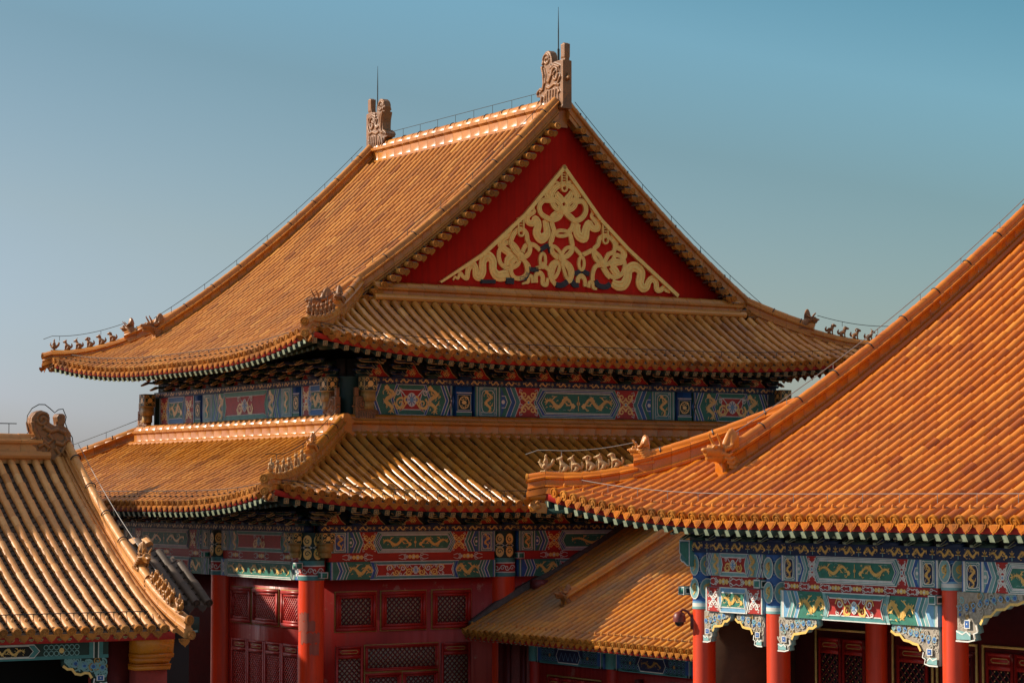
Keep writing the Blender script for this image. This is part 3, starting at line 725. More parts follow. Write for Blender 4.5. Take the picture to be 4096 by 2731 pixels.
def head_mesh():
    """beast head that caps a corner rafter, facing +x"""
    M = MB()
    M.box((-.28, -.11, -.13), (-.02, .11, .11), G)
    M.ell((0, 0, 0), (.14, .13, .14), G, 12); tb(M, [(.05, 0, -.01), (.15, 0, 0), (.19, 0, .01)], [.11, .085, .05], 12)
    M.ell((.19, 0, .05), (.05, .06, .04), G, 8); tb(M, [(.05, 0, -.09), (.15, 0, -.10)], [.07, .04], 8)
    for s in (-1, 1):
        M.ell((.10, s * .075, .085), (.04, .035, .035), G, 8); tb(M, [(0, s * .11, .09), (-.05, s * .15, .14), (-.10, s * .14, .13)], [.035, .03, .01], 8)
        M.ell((.02, s * .13, -.05), (.05, .03, .06), G, 8); M.ell((-.06, s * .13, .02), (.06, .03, .05), G, 8); M.ell((.03, s * .05, .14), (.05, .04, .03), G, 8)
    return remeshed(M, 'rafter_head', 0.013, 2)
CHI = [(0, -.45), (0, 1.15), (.0, 1.2), (-.02, 1.45), (.02, 1.70), (.10, 1.74), (.22, 1.68), (.24, 1.45), (.27, 1.17), (.55, 1.16), (.72, 1.20), (.76, 1.36), (.84, 1.52), (.97, 1.60), (1.12, 1.58), (1.27, 1.48), (1.35, 1.28), (1.30, 1.02), (1.24, .70), (1.27, .42), (1.42, .34), (1.60, .24), (1.60, .12), (1.40, .10), (1.34, -.06), (1.42, -.30), (1.30, -.45)]
GATE = [(915, 700), (910, 640), (905, 490), (860, 430), (812, 402), (818, 370), (832, 285), (800, 250), (745, 250), (718, 290), (732, 370), (735, 402), (690, 402), (622, 362), (628, 300), (592, 238), (510, 212), (440, 240), (392, 300), (378, 380), (428, 480), (462, 570), (395, 543), (355, 600), (352, 625), (440, 690), (455, 740), (440, 800), (460, 890), (780, 890), (820, 800)]
def ridge_dragon_mesh(kind):
    """ridge-end dragon swallowing the ridge; outline lies in the x-z plane, x runs inward along the ridge"""
    M = MB(); th = 0.34
    O = CHI if kind == 'tall' else [((915 - x) * .0016, (885 - y) * .0016) for x, y in GATE]
    if kind != 'tall': th = 0.26
    if kind == 'tall':
        M.prism([(x, -th / 2, z) for x, z in O if z < 1.19] , (0, 1, 0), th, G)
        M.prism([(x, -.09, z) for x, z in [(0.02, 1.0)] + O[2:9] + [(.27, 1.0)]], (0, 1, 0), .18, G)
        M.prism([(x, -.13, z) for x, z in [(.70, .9)] + O[10:19] + [(1.24, .7)]], (0, 1, 0), .26, G)
    else: M.prism([(x, -th / 2, z) for x, z in O], (0, 1, 0), th, G)
    k = 1.0 if kind == 'tall' else 0.62
    for s in (-1, 1):
        y = s * th / 2
        def sw(pts, r): tb(M, [(x, y * (.76 if kind == 'tall' and z > 1.17 and x > .5 else .53 if kind == 'tall' and z > 1.17 else 1), z) for x, z in pts], np.asarray(r) * 1.25, 8)
        if kind == 'tall':
            cx, cz, R = 1.04, 1.30, .24
            t = np.linspace(0, 1, 26); a = -0.6 + t * 9.5; rr = R * (1 - .85 * t)
            sw(np.c_[cx + rr * np.cos(a), cz + rr * np.sin(a)], .035)
            sw([(1.26, 1.1), (1.16, .8), (1.14, .5), (1.2, .3)], .05); sw([(1.10, 1.05), (1.02, .8), (1.05, .5)], .03)
            t = np.linspace(0, 1, 24); a = t * 8; rr = .22 * (1 - .7 * t); sw(np.c_[.45 + rr * np.cos(a), .72 + rr * 1.3 * np.sin(a)], .045)
            sw([(.2, .1), (.3, .4), (.15, .6), (.2, .95), (.5, 1.05), (.75, .95), (.7, .7), (.85, .5)], .05)
            sw([(.75, 1.1), (.62, .9), (.85, .85), (.75, .65), (.95, .55)], .04); sw([(.2, .35), (.5, .42), (.8, .32), (1.0, .38)], .04)
            for j in range(5): sw([(.25 + .17 * j, .25), (.28 + .17 * j, .0), (.24 + .17 * j, -.2)], .035)
            for j in range(5): sw([(.02 + .045 * j, 1.25), (.01 + .05 * j, 1.7)], .02)
            M.ell((1.35, y, .26), (.06, .05, .05), G, 8); sw([(1.2, .3), (1.35, .36), (1.5, .28), (1.55, .2)], .045); sw([(1.25, .1), (1.30, -.1), (1.2, -.25), (1.35, -.35)], .05)
            sw([(1.0, .2), (1.1, -.05), (1.0, -.3), (.9, -.4)], .04); sw([(.0, -.4), (.7, -.36), (1.3, -.4)], .03)
        else:
            cx, cz, R = .62, .89, .15
            t = np.linspace(0, 1, 26); a = 2.6 - t * 9.5; rr = R * (1 - .85 * t); sw(np.c_[cx + rr * np.cos(a), cz + rr * np.sin(a)], .022)
            sw([(.83, .85), (.80, .7), (.70, .52), (.66, .4)], .035)
            sw([(.6, .75), (.45, .66), (.3, .70), (.15, .64), (.1, .5), (.2, .4), (.35, .45)], .04); sw([(.5, .6), (.4, .5), (.5, .42), (.62, .5)], .035)
            sw([(.7, .35), (.58, .42), (.48, .33), (.55, .2), (.7, .1), (.68, .02)], .035); sw([(.35, .35), (.25, .2), (.38, .1), (.3, .0)], .035); sw([(.12, .4), (.2, .25), (.1, .15)], .03)
            M.ell((.62, y, .44), (.04, .03, .035), G, 8); M.ell((.80, y, .50), (.06, .04, .05), G, 8)
            for j in range(4): sw([(.17 + .03 * j, .80), (.165 + .035 * j, .99)], .012)
    if kind == 'tall':   # the little beast head on the outer face
        tb(M, [(0, 0, .55), (-.10, 0, .56), (-.16, 0, .55)], [.09, .08, .05], 8); tb(M, [(-.06, 0, .62), (-.05, 0, .72), (-.1, 0, .78)], [.03, .025, .008], 6)
    else: tb(M, [(.0, 0, .36), (-.07, 0, .37), (-.10, 0, .37)], [.06, .05, .02], 8); tb(M, [(-.02, 0, .42), (-.05, 0, .46), (-.04, 0, .50)], [.015, .012, .006], 6)
    return remeshed(M, 'ridge_dragon_' + kind, 0.017 if kind == 'tall' else 0.012, 1)
KINDS = ['hound', 'bird', 'lion', 'horse', 'winged']
BEAST = {k: beast_mesh(k) for k in KINDS}
RIDER = rider_mesh(); HORN = horned_mesh(); RHEAD = head_mesh(); CHIW = ridge_dragon_mesh('tall'); CHIG = ridge_dragon_mesh('gate')
KIND_WORDS = {'hound': 'prick-eared', 'bird': 'beaked', 'lion': 'curly-maned', 'horse': 'long-muzzled', 'winged': 'winged'}
def statue(mesh, name, label, cat, p, heading, scale=1.0, pitch=0.0, mat=None, group=None):
    if mat and mesh.materials[0].name != mat:
        key = mesh.name.split('.')[0] + '_' + mat; m2 = bpy.data.meshes.get(key)
        if m2 is None: m2 = mesh.copy(); m2.name = key; m2.materials[0] = MATS[mat]
        mesh = m2
    o = bpy.data.objects.new(name, mesh); COL.objects.link(o); o.location = p
    o.rotation_euler = (0, -pitch, heading); o.scale = (scale,) * 3
    return tag(o, label, cat, group)
ORD = ['first behind the rider', 'second behind the rider', 'third behind the rider', 'fourth behind the rider', 'last before the horned head']
def hip_figures(pt, heading, ss, sr, sh, where, mat_small, mat_big, scale=1.0, chui=None):
    """rider, five seated beasts and the horned head along a hip; pt(s) gives the ridge-top point at distance s"""
    grp = 'glazed figures on the ' + where
    def pitch(s): a, b = pt(s), pt(s + 0.2); return -math.atan2(b[2] - a[2], np.linalg.norm((b - a)[:2]))
    statue(RIDER, 'rider_figure', 'glazed rider on a hen at the tip of the ' + where, 'roof figure', pt(sr), heading, scale, pitch(sr) * 0.5, mat_small, grp)
    for i, (s, k) in enumerate(zip(ss, KINDS)):
        statue(BEAST[k], 'roof_beast', f'{KIND_WORDS[k]} beast, {ORD[i]}, on the {where}', 'roof figure', pt(s), heading, scale, pitch(s) * 0.6, mat_small, grp)
    statue(HORN, 'horned_head', 'horned dragon head behind the small beasts on the ' + where, 'dragon head', pt(sh) + A(0, 0, -0.02), heading, scale, pitch(sh) * 0.5, mat_big, 'horned dragon heads on the roofs')

# ------------------------------------------------------------------ eaves
def bracket_mesh(h, reach, w, c1, c2, line):
    """one bracket set: block, three tiers of curved arms, slanted beaks; local x along the wall, y outward"""
    M = MB()
    M.prism([(-.16, -.12, 0), (.16, -.12, 0), (.20, -.12, h * .14), (-.20, -.12, h * .14)], (0, 1, 0), .30, c1)
    for k in range(3):
        z = h * (.16 + .25 * k); y = reach * .28 * k; L = w * (.19 + .10 * k); hh = h * .13
        pts = [(-L, z + hh), (-L, z + hh * .55), (-L * .8, z + hh * .1), (-L * .55, z), (L * .55, z), (L * .8, z + hh * .1), (L, z + hh * .55), (L, z + hh)]
        M.prism([(x, y - .05, q) for x, q in pts], (0, 1, 0), .11, c2 if k % 2 else c1)
        P = Paint(M, (0, y + .06, 0), (1, 0, 0), (0, 1, 0)); P.line([(x, q) for x, q in pts[1:7]], .024, line, 1)
        P.line([(-L, z + hh), (L, z + hh)], .02, line, 1)
        for x in (-L * .88, 0, L * .88): M.box((x - .065, y - .075, z + hh), (x + .065, y + .085, z + hh + h * .09), c1 if k % 2 else c2); P.line([(x - .065, z + hh + .01), (x + .065, z + hh + .01)], .02, line, 6)
        y1 = reach * (.34 + .30 * k)
        pr = [(-.045, -.1, z + .01), (-.045, y1, z + .0), (-.045, y1 + reach * .20, z - h * .13), (-.045, y1 + reach * .23, z - h * .09), (-.045, y1 + .04, z + h * .12), (-.045, -.1, z + h * .13)]
        M.prism(pr, (1, 0, 0), .09, c1 if k != 1 else c2)
        for sx in (-1, 1):
            Q = Paint(M, (sx * .046, 0, 0), (0, 1, 0), (sx, 0, 0)); Q.line([(pr[i][1], pr[i][2]) for i in (1, 2, 3, 4)], .02, line, 1)
        M.obox((-.045, y1 + reach * .205, z - h * .135), (.09, 0, 0), (0, .012, .05), (0, .02, 0), line)
    return M
_BR = {}
def brackets(parent, O, e, out_, ts, h, reach, w, c1, c2, line):
    key = (h, reach, w, c1, c2, line)
    for i, t in enumerate(ts):
        kk = (key, i % 2)
        if kk not in _BR: _BR[kk] = bracket_mesh(h, reach, w, c2 if i % 2 else c1, c1 if i % 2 else c2, line).mesh('bracket')
        o = bpy.data.objects.new('bracket', _BR[kk]); COL.objects.link(o); o.parent = parent
        p = A(*O) + A(*e) * t - A(*parent.location); o.location = p
        o.rotation_euler = (0, 0, math.atan2(out_[1], out_[0]) - math.pi / 2)
def flames(P, us, H, l=2):
    """red boards between brackets with a gold-edged flaming triple pearl"""
    for u in us:
        w = H * 0.85
        pts = [(u - w, 0.02), (u - w * .55, H * .35), (u - w * .22, H * .8), (u, H * .95), (u + w * .22, H * .8), (u + w * .55, H * .35), (u + w, 0.02)]
        P.poly(pts, 'red_strip', l); P.line(pts, 0.024, 'gold_line', l + 1)
        for a in np.linspace(0.35, math.pi - 0.35, 7): P.line([(u + w * .15 * math.cos(a), H * .22), (u + w * .34 * math.cos(a) * 1.1, H * .22 + H * .42 * math.sin(a))], [0.035, 0.01], 'gold', l + 1)
        for dx, dz in ((-.06, .16), (.06, .16), (0, .27)): P.disc(u + dx * H * 1.6, H * (dz + .06), H * .08, 'gold', l + 2); P.disc(u + dx * H * 1.6, H * (dz + .06), H * .045, 'dark_green', l + 3)
def rafters(side, rows, wall_d, parent, endmat='pale_green', fret=True, size=0.145, under=0.25, dlen=1.5, end_gap=0.02, tmax=None):
    """red fascia board, square upper rafters with fretted ends, round lower rafters, boarded soffit"""
    F = MB(); t = np.linspace(0.02, side.L - 0.02, 90)
    e, n = side.e, side.n
    a = np.array([side.P(x, side.d0(x) + 0.03, -0.07) for x in t]); b = a + A(0, 0, -0.16)
    F.grid(np.array([a, b, b + n * 0.04, a + n * 0.04]), 'red_strip', 0.5, wrap=False)
    S_ = MB()
    R = []
    for f in np.linspace(0, 1, 7): R.append([side.P(x, side.d0(x) * (1 - f) + min(wall_d + .3, side.c(x) - 0.02 if side.c(x) < 90 else 99) * f + (0.09 if f == 0 else 0), -0.20) for x in t])
    S_.grid(np.array(R), 'soffit', 0.5)
    M = MB(); M2 = MB()
    for x in rows:
        c = side.c(x); d1 = min(side.d0(x) + dlen, c - 0.02)
        d0 = side.d0(x) + end_gap
        if d1 - d0 > 0.12:
            p0 = side.P(x, d0, -under); p1 = side.P(x, d1, -under)
            ax = p1 - p0; tg = unit(ax); up = unit(np.cross(e, tg)); up = up if up[2] > 0 else -up
            M.obox(p0 - e * size / 2 - up * size, e * size, ax, up * size, 'dark_green')
            ev = up; P = Paint(M, p0 - e * size / 2 - up * size, e, -tg, ev)
            P.rect(0, 0, size, size, endmat, 1)
            if fret:
                P.rect(.015, .015, size - .015, size - .015, 'dark_green', 2)
                s = size; w = 0.016
                P.line([(s * .25, s * .75), (s * .5, s * .75), (s * .5, s * .25), (s * .75, s * .25)], w, endmat, 3); P.line([(s * .25, s * .25), (s * .25, s * .5), (s * .75, s * .5), (s * .75, s * .75)], w, endmat, 3)
        dd0, dd1 = side.d0(x) + 0.85, min(wall_d + 0.2, c - 0.05)
        if dd1 - dd0 > 0.2:
            p0 = side.P(x, dd0, -under - size - 0.10); p1 = side.P(x, dd1, -under - size - 0.02)
            M2.tube([p0, p1], size * 0.48, 'dark_green', 8); M2.add([p0 + (e * math.cos(q) + A(0, 0, 1) * math.sin(q)) * size * .45 - n * 0.01 for q in np.linspace(0, 2 * math.pi, 8, endpoint=False)], [tuple(range(8))], 'pale_teal')
    F.build('fascia', parent); S_.build('soffit', parent)
    M.build('upper_rafters', parent)
    if M2.v: M2.build('lower_rafters', parent, 40)
def corner_beam(parent, tip, inward, z, L=3.2, mat='dark_green'):
    """diagonal corner rafter, stepped underside"""
    M = MB(); d = unit(A(*inward, 0)); l = A(-d[1], d[0], 0); p = A(*tip, z)
    M.prism([p + l * -.1 + A(0, 0, .0), p + l * -.1 + d * L + A(0, 0, .35), p - l * .1 + d * L + A(0, 0, .05), p - l * .1 + A(0, 0, -.24)], l, .2, mat)
    q = p + d * 1.1 + A(0, 0, -.14)
    M.prism([q - l * .12, q - l * .12 + d * (L - 1.1) + A(0, 0, .3), q - l * .12 + d * (L - 1.1) + A(0, 0, -.1), q - l * .12 + d * .25 + A(0, 0, -.26), q - l * .12 + A(0, 0, -.16)], l, .24, mat)
    P = Paint(M, p - l * .1 - d * .0 + A(0, 0, -.24), l, -d); P.rect(.0, 0, .2, .24, 'pale_teal', 1); P.rect(.03, .03, .17, .21, 'teal', 2)
    M.build('corner_rafter', parent)
def head_piece(p, heading, label, mat='statue_dark'):
    statue(RHEAD, 'rafter_head', label, 'beast head', p, heading, 1.0, 0.1, mat, 'beast heads capping the corner rafters')

# ------------------------------------------------------------------ joinery
def lattice(M, P, u0, v0, u1, v1, step, w, mat, l, studs=None):
    """diagonal lattice bars clipped to a rectangle, thin real bars"""
    H, W_ = v1 - v0, u1 - u0
    for sg in (1, -1):
        k = np.arange(-H, W_ + H, step)
        for c in k:
            a0 = c if sg == 1 else c; 
            pts = [(c, 0), (c + H, H)] if sg == 1 else [(c + H, 0), (c, H)]
            (x0, y0), (x1, y1) = pts; sl = (y1 - y0) / (x1 - x0)
            xa, xb = max(0, min(x0, x1)), min(W_, max(x0, x1))
            if xb - xa < 0.03: continue
            q = [(u0 + xa, v0 + y0 + (xa - x0) * sl), (u0 + xb, v0 + y0 + (xb - x0) * sl)]
            a, b = P.at(*q[0], l), P.at(*q[1], l); t = unit(b - a); n = np.cross(t, P.en)
            M.obox(a - n * w / 2, b - a, n * w, P.en * (0.02 + 0.004 * (sg > 0)), mat)
    if studs:
        for i, x in enumerate(np.arange(step / 2, W_, step / 2)):
            for y in np.arange(step / 2 if i % 2 else step, H, step):
                P.disc(u0 + x, v0 + y, 0.013, studs, l + 9, 6)
def framed(parent, O, eu, en, W_, H, name='window', steps=2, fw=0.07, edge='old_gold', backing='glass_dark', lat=0.13, latw=0.022, latmat='red_dark', studs=None, frame='red_paint', label=None):
    """framed lattice window: thing part with frame and lattice sub-parts"""
    eu, en = A(*eu), A(*en); O = A(*O); z = A(0, 0, 1)
    B = MB(); B.obox(O + en * 0.005, eu * W_, z * H, en * 0.015, backing); w = B.build(name, parent)
    if label: w['label'] = label
    F = MB()
    def bars(m, t, d0, d1, mat):
        F.obox(O + eu * m + z * m + en * d0, eu * (W_ - 2 * m), z * t, en * (d1 - d0), mat); F.obox(O + eu * m + z * (H - m - t) + en * d0, eu * (W_ - 2 * m), z * t, en * (d1 - d0), mat)
        F.obox(O + eu * m + z * (m + t) + en * d0, eu * t, z * (H - 2 * m - 2 * t), en * (d1 - d0), mat); F.obox(O + eu * (W_ - m - t) + z * (m + t) + en * d0, eu * t, z * (H - 2 * m - 2 * t), en * (d1 - d0), mat)
    bars(-0.028, 0.028, 0.0, 0.045, edge); bars(0.0, fw, 0.022, 0.08, frame); bars(fw, fw * 0.8, 0.022, 0.055, frame)
    m = fw * 1.8
    F.build('frame', w)
    L = MB(); P = Paint(L, O + en * 0.024, eu, en); lattice(L, P, m, m, W_ - m, H - m, lat, latw, latmat, 0, studs)
    L.build('lattice', w)
    return w
def door_leaf(parent, O, eu, en, W_, H, backing='glass_dark', latmat='red_dark', studs='old_gold', frame='red_paint', lat=0.13, slot='old_gold', latw=0.022):
    """panelled leaf: gilt slot panel over a lattice panel"""
    eu, en = A(*eu), A(*en); O = A(*O); z = A(0, 0, 1)
    D = MB(); D.obox(O + en * 0.004, eu * W_, z * H, en * 0.02, backing)
    t = 0.07
    for u in (0, W_ - t): D.obox(O + eu * u + en * 0.025, eu * t, z * H, en * 0.05, frame)
    for v, hh in ((H - t, t), (H - 0.36, 0.1), (0, 0.5)): D.obox(O + eu * t + z * v + en * 0.025, eu * (W_ - 2 * t), z * hh, en * 0.045, frame)
    D.obox(O + eu * t + z * (H - 0.26) + en * 0.025, eu * (W_ - 2 * t), z * (0.26 - t), en * 0.02, frame)
    d = D.build('door', parent)
    G_ = MB(); P = Paint(G_, O + en * 0.047, eu, en)
    c = W_ / 2; hw = min(W_ * 0.33, 0.34); v = H - 0.165
    P.line([(c - hw, v), (c - hw + .05, v + .045), (c + hw - .05, v + .045), (c + hw, v), (c + hw - .05, v - .045), (c - hw + .05, v - .045)], 0.022, slot, 1, True); G_.build('slot_moulding', d)
    L = MB(); P = Paint(L, O + en * 0.028, eu, en); lattice(L, P, t, 0.5, W_ - t, H - 0.36, lat, latw, latmat, 0, studs); L.build('lattice', d)
    return d

# ================================================================== ground
g = MB(); g.box((-900, -900, -0.5), (1500, 1800, 0.0), 'stone'); og = g.build('ground'); og['kind'] = 'structure'

# ================================================================== great hall
CX, CY = 43.14, 72.33
hall = thing('palace_hall', 'great double-eaved red hall with a gold-patterned gable, in the middle', 'palace hall', (CX, CY, 0))
XE, XR, YE, YB = 31.94, 54.34, 62.26, 82.40       # upper eave corners
PU = dict(z0=12.72, a=0.53, b=0.0225, lift=0.82, R=8.0, Dl=4.0, flare=0.3)
front = Side((XE, YE), (1, 0), (0, 1), XR - XE, **PU)
left = Side((XE, YB), (0, -1), (1, 0), YB - YE, **PU)
G1, G2 = 65.75, 78.91                               # gable verge planes
def rows_for(L, p): n = int(L / p); return [L / 2 + (i - (n - 1) / 2) * p for i in range(n)]
PITCH = 0.365
def half_turn(objs, center, parent):
    """the far side of the building, the same by a half turn about its centre"""
    for o in objs:
        q = o.copy(); COL.objects.link(q); q.parent = parent
        q.location = (-o.location.x, -o.location.y, o.location.z); q.rotation_euler = (0, 0, math.pi)
        for ch in o.children:
            c2 = ch.copy(); COL.objects.link(c2); c2.parent = q
turn = []
def slope(parent, side, rows, dmax, gm, pm, r=0.112, tl=0.40, nails='stub', pan_step=0.25, p=PITCH, name='roof_slope', dw=0.27):
    T, E_, N = tiles(side, rows, dmax, r, tl, pm, gm, nails, pan_step, p, dw)
    o = T.build(name, parent, 35); e_ = E_.build('eave_tiles', o, 35)
    return o
fr = rows_for(front.L, PITCH); lr = rows_for(left.L, .39)
turn.append(slope(hall, front, fr, lambda t: min(front.c(t) - 0.12, 3.22), 'glaze_hall', 'pan_hall'))
turn.append(slope(hall, left, lr, lambda t: (10.7 if G1 + 0.12 < YB - t < G2 - 0.12 else left.c(t) - 0.12), 'glaze_hall', 'pan_hall', r=.108, p=.39))
def upper_z(d): return PU['z0'] + PU['a'] * (d - .3) + PU['b'] * max(0, d - .3) ** 2
# main ridge
M = MB(); ZR = 20.72
ridge(M, [(CX, y, ZR) for y in np.linspace(66.0, 78.7, 20)], 0.92, 0.46, 'glaze_hall', 0.15, 0.6)
ties(M, [(CX, 66.6, ZR), (CX, 78.2, ZR)], 0.92, 0.15, 1.15); M.build('main_ridge', hall, 35)
# descending verge ridges and hip ridges
def chui_path(y, sgn=1, d_end=2.35):
    ds = np.linspace(11.0, d_end, 26)
    return [((XE + d) if sgn == 1 else (XR - d), y, upper_z(d) + 0.02) for d in ds]
for y in (66.0, 78.66):
    for sg in (1, -1):
        M = MB(); P_ = chui_path(y, sg); ridge(M, P_, 0.62, 0.34, 'glaze_hall', 0.125, 0.42); ties(M, P_, 0.62, 0.125, 1.3); M.build('verge_ridge', hall, 35)
r2 = math.sqrt(0.5)
def hip_fn(tip, dr, prof, hh=(0.30, 0.58), smax=5.2, z0=12.72, lift=0.82, R=8.0, Dl=4.0, fl=0.3, a=.53, b=.0225):
    def f(s):
        d = s * r2; z = z0 + a * (d - fl) + b * max(0, d - fl) ** 2 + lift * max(0, 1 - max(d, 0) / R) ** 2 * max(0, 1 - max(d, 0) / Dl) ** 2
        return A(tip[0] + dr[0] * d, tip[1] + dr[1] * d, z)
    return f
def hip(parent, f, smax, h0, h1, mat, s_b, r=0.115, tip_s=-0.28, tie=1.0):
    """hip ridge: low front part carrying the small figures, taller part behind the horned head"""
    M = MB()
    lo = [f(s) + A(0, 0, 0.02) for s in np.linspace(tip_s, s_b + 0.1, 12)]; ridge(M, lo, h0, 0.27, mat, r, 0.40)
    hi = [f(s) + A(0, 0, 0.02) for s in np.linspace(s_b, smax, 12)]; ridge(M, hi, h1, 0.30, mat, r, 0.42); ties(M, hi, h1, r, tie)
    d = unit(lo[0] - lo[1]); d[2] = 0; d = unit(d); l = A(-d[1], d[0], 0)
    disc(M, lo[0] + A(0, 0, h0 - r) + d * 0.02, d, l, A(0, 0, 1), r * 1.1, mat)
    c = lo[0] + A(0, 0, -0.10) - d * 0.02
    M.tube([c - d * 0.5, c], 0.10, mat, 12); disc(M, c + d * 0.02, d, l, A(0, 0, 1), r * 1.05, mat)
    for q in (-0.13, 0.13): drip(M, c + l * q + A(0, 0, -0.08), unit(l + d * (0.7 if q > 0 else -0.7)), d, 0.24, mat)
    return M.build('hip_ridge', parent, 35)
HU0, HU1 = 0.36, 0.56
hips_u = {'near': hip_fn((XE, YE), (1, 1), None), 'far': hip_fn((XE, YB), (1, -1), None), 'right': hip_fn((XR, YE), (-1, 1), None), 'back': hip_fn((XR, YB), (-1, -1), None)}
for k, f in hips_u.items(): hip(hall, f, 5.15, HU0, HU1, 'glaze_hall', 2.85)
# gable: wall, verge tiles, base ridge, relief
GY = 66.12
def prof_top(x): d = min(x - XE, XR - x); return upper_z(d)
M = MB()
pts = [(x, GY, prof_top(x) - 0.12) for x in np.linspace(35.2, XR - 3.26, 40)]
M.prism([(pts[0][0], GY, 14.3)] + pts + [(pts[-1][0], GY, 14.3)], (0, 1, 0), 0.2, 'red_wall'); gable = M.build('gable_wall', hall)
M = MB()     # verge tiles: short rows pointing out over the gable
Ls = []
dd = np.linspace(10.95, 2.9, 400); zz = np.array([upper_z(d) for d in dd]); ll = np.r_[0, np.cumsum(np.hypot(np.diff(dd), np.diff(zz)))]
for sg in (1, -1):
    M = MB()
    for s in np.arange(0.30 if sg == 1 else 0.42, ll[-1], 0.385):
        d = np.interp(s, ll, dd); z = np.interp(s, ll, zz); x = XE + d if sg == 1 else XR - d
        d2 = np.interp(s + 0.19, ll, dd); z2 = np.interp(s + 0.19, ll, zz); x2 = XE + d2 if sg == 1 else XR - d2
        r = 0.10; ya, yb = 65.50 + random.uniform(-.015, .015), 66.0
        M.tube([(x, yb, z - 0.10), (x, ya, z - 0.16)], [r * .95, r], 'glaze_hall', 10)
        disc(M, A(x, ya - .01, z - 0.16), A(0, -1, 0), A(1, 0, 0), A(0, 0, 1), r * 1.1, 'glaze_hall')
        M.obox((x - .03, ya + .16, z - .07), (.06, 0, 0), (0, .06, 0), (0, 0, .07), 'nail')
        drip(M, A(x2, ya + .03, z2 - 0.22), A(1, 0, 0), A(0, -1, 0), 0.30, 'glaze_hall')
        M.obox((x2 - .12, ya + .04, z2 - .2), (.24, 0, 0), (0, .5, 0), (0, 0, .03), 'pan_hall')
    M.build('verge_tiles', hall, 35)
M = MB(); ridge(M, [(x, 65.72, 14.55) for x in np.linspace(36.0, 50.2, 30)], 0.62, 0.42, 'glaze_hall', 0.13, 0.55)
M.tube([(x, 65.50, 14.66) for x in np.linspace(35.9, 50.3, 8)], 0.11, 'glaze_hall', 10); M.build('base_ridge', hall, 35)
turn.append(gable)
# relief drawn in wall units: a = metres from the axis, b = metres above the base of the ornament
M = MB()
RX, RZ = 43.05, 15.28
class Relief(Paint):
    pass
def rl(pts, w, depth=0.055, mat='gable_gold', closed=False, y=GY):
    P = np.asarray(pts, float)
    if closed: P = np.vstack([P, P[:1]])
    if len(P) > 2:   # smooth the stroke
        t = np.arange(len(P)); tt = np.linspace(0, len(P) - 1, (len(P) - 1) * 5 + 1)
        def cr(v):
            o = []
            for x in tt:
                i = min(int(x), len(v) - 2); f = x - i
                if closed: p0, p1, p2, p3 = v[(i - 1) % (len(v) - 1)], v[i], v[i + 1], v[(i + 2) % (len(v) - 1)]
                else: p0, p1, p2, p3 = v[max(i - 1, 0)], v[i], v[i + 1], v[min(i + 2, len(v) - 1)]
                o.append(0.5 * (2 * p1 + (p2 - p0) * f + (2 * p0 - 5 * p1 + 4 * p2 - p3) * f * f + (3 * p1 - 3 * p2 + p3 - p0) * f ** 3))
            return np.array(o)
        w = np.interp(tt, t, np.broadcast_to(np.asarray(w, float), (len(P),)))
        P = np.c_[cr(P[:, 0]), cr(P[:, 1])]
    n = len(P); w = np.broadcast_to(np.asarray(w, float), (n,))
    T = np.gradient(P, axis=0)
    if closed: T[0] = T[-1] = P[1] - P[-2]
    T /= np.linalg.norm(T, axis=1)[:, None] + 1e-9; N = np.c_[-T[:, 1], T[:, 0]]
    R = []
    for i in range(n):
        row = []
        for f, d in ((-.5, 0), (-.5, depth * .9), (-.46, depth), (-.25, depth), (-.22, depth * .78), (-.18, depth), (.18, depth), (.22, depth * .78), (.25, depth), (.46, depth), (.5, depth * .9), (.5, 0)):
            q = P[i] + N[i] * w[i] * f; row.append((RX + q[0], y - d, RZ + q[1]))
        R.append(row)
    M.grid(np.array(R), mat, 0.5)
    for q in (R[0], R[-1]): M.add(q, [tuple(range(len(q)))], mat, 0.5)
def circ(a, b, r, k=14, rb=None): return [(a + r * math.cos(q), b + (rb or r) * math.sin(q)) for q in np.linspace(0, 2 * math.pi, k, endpoint=False)]
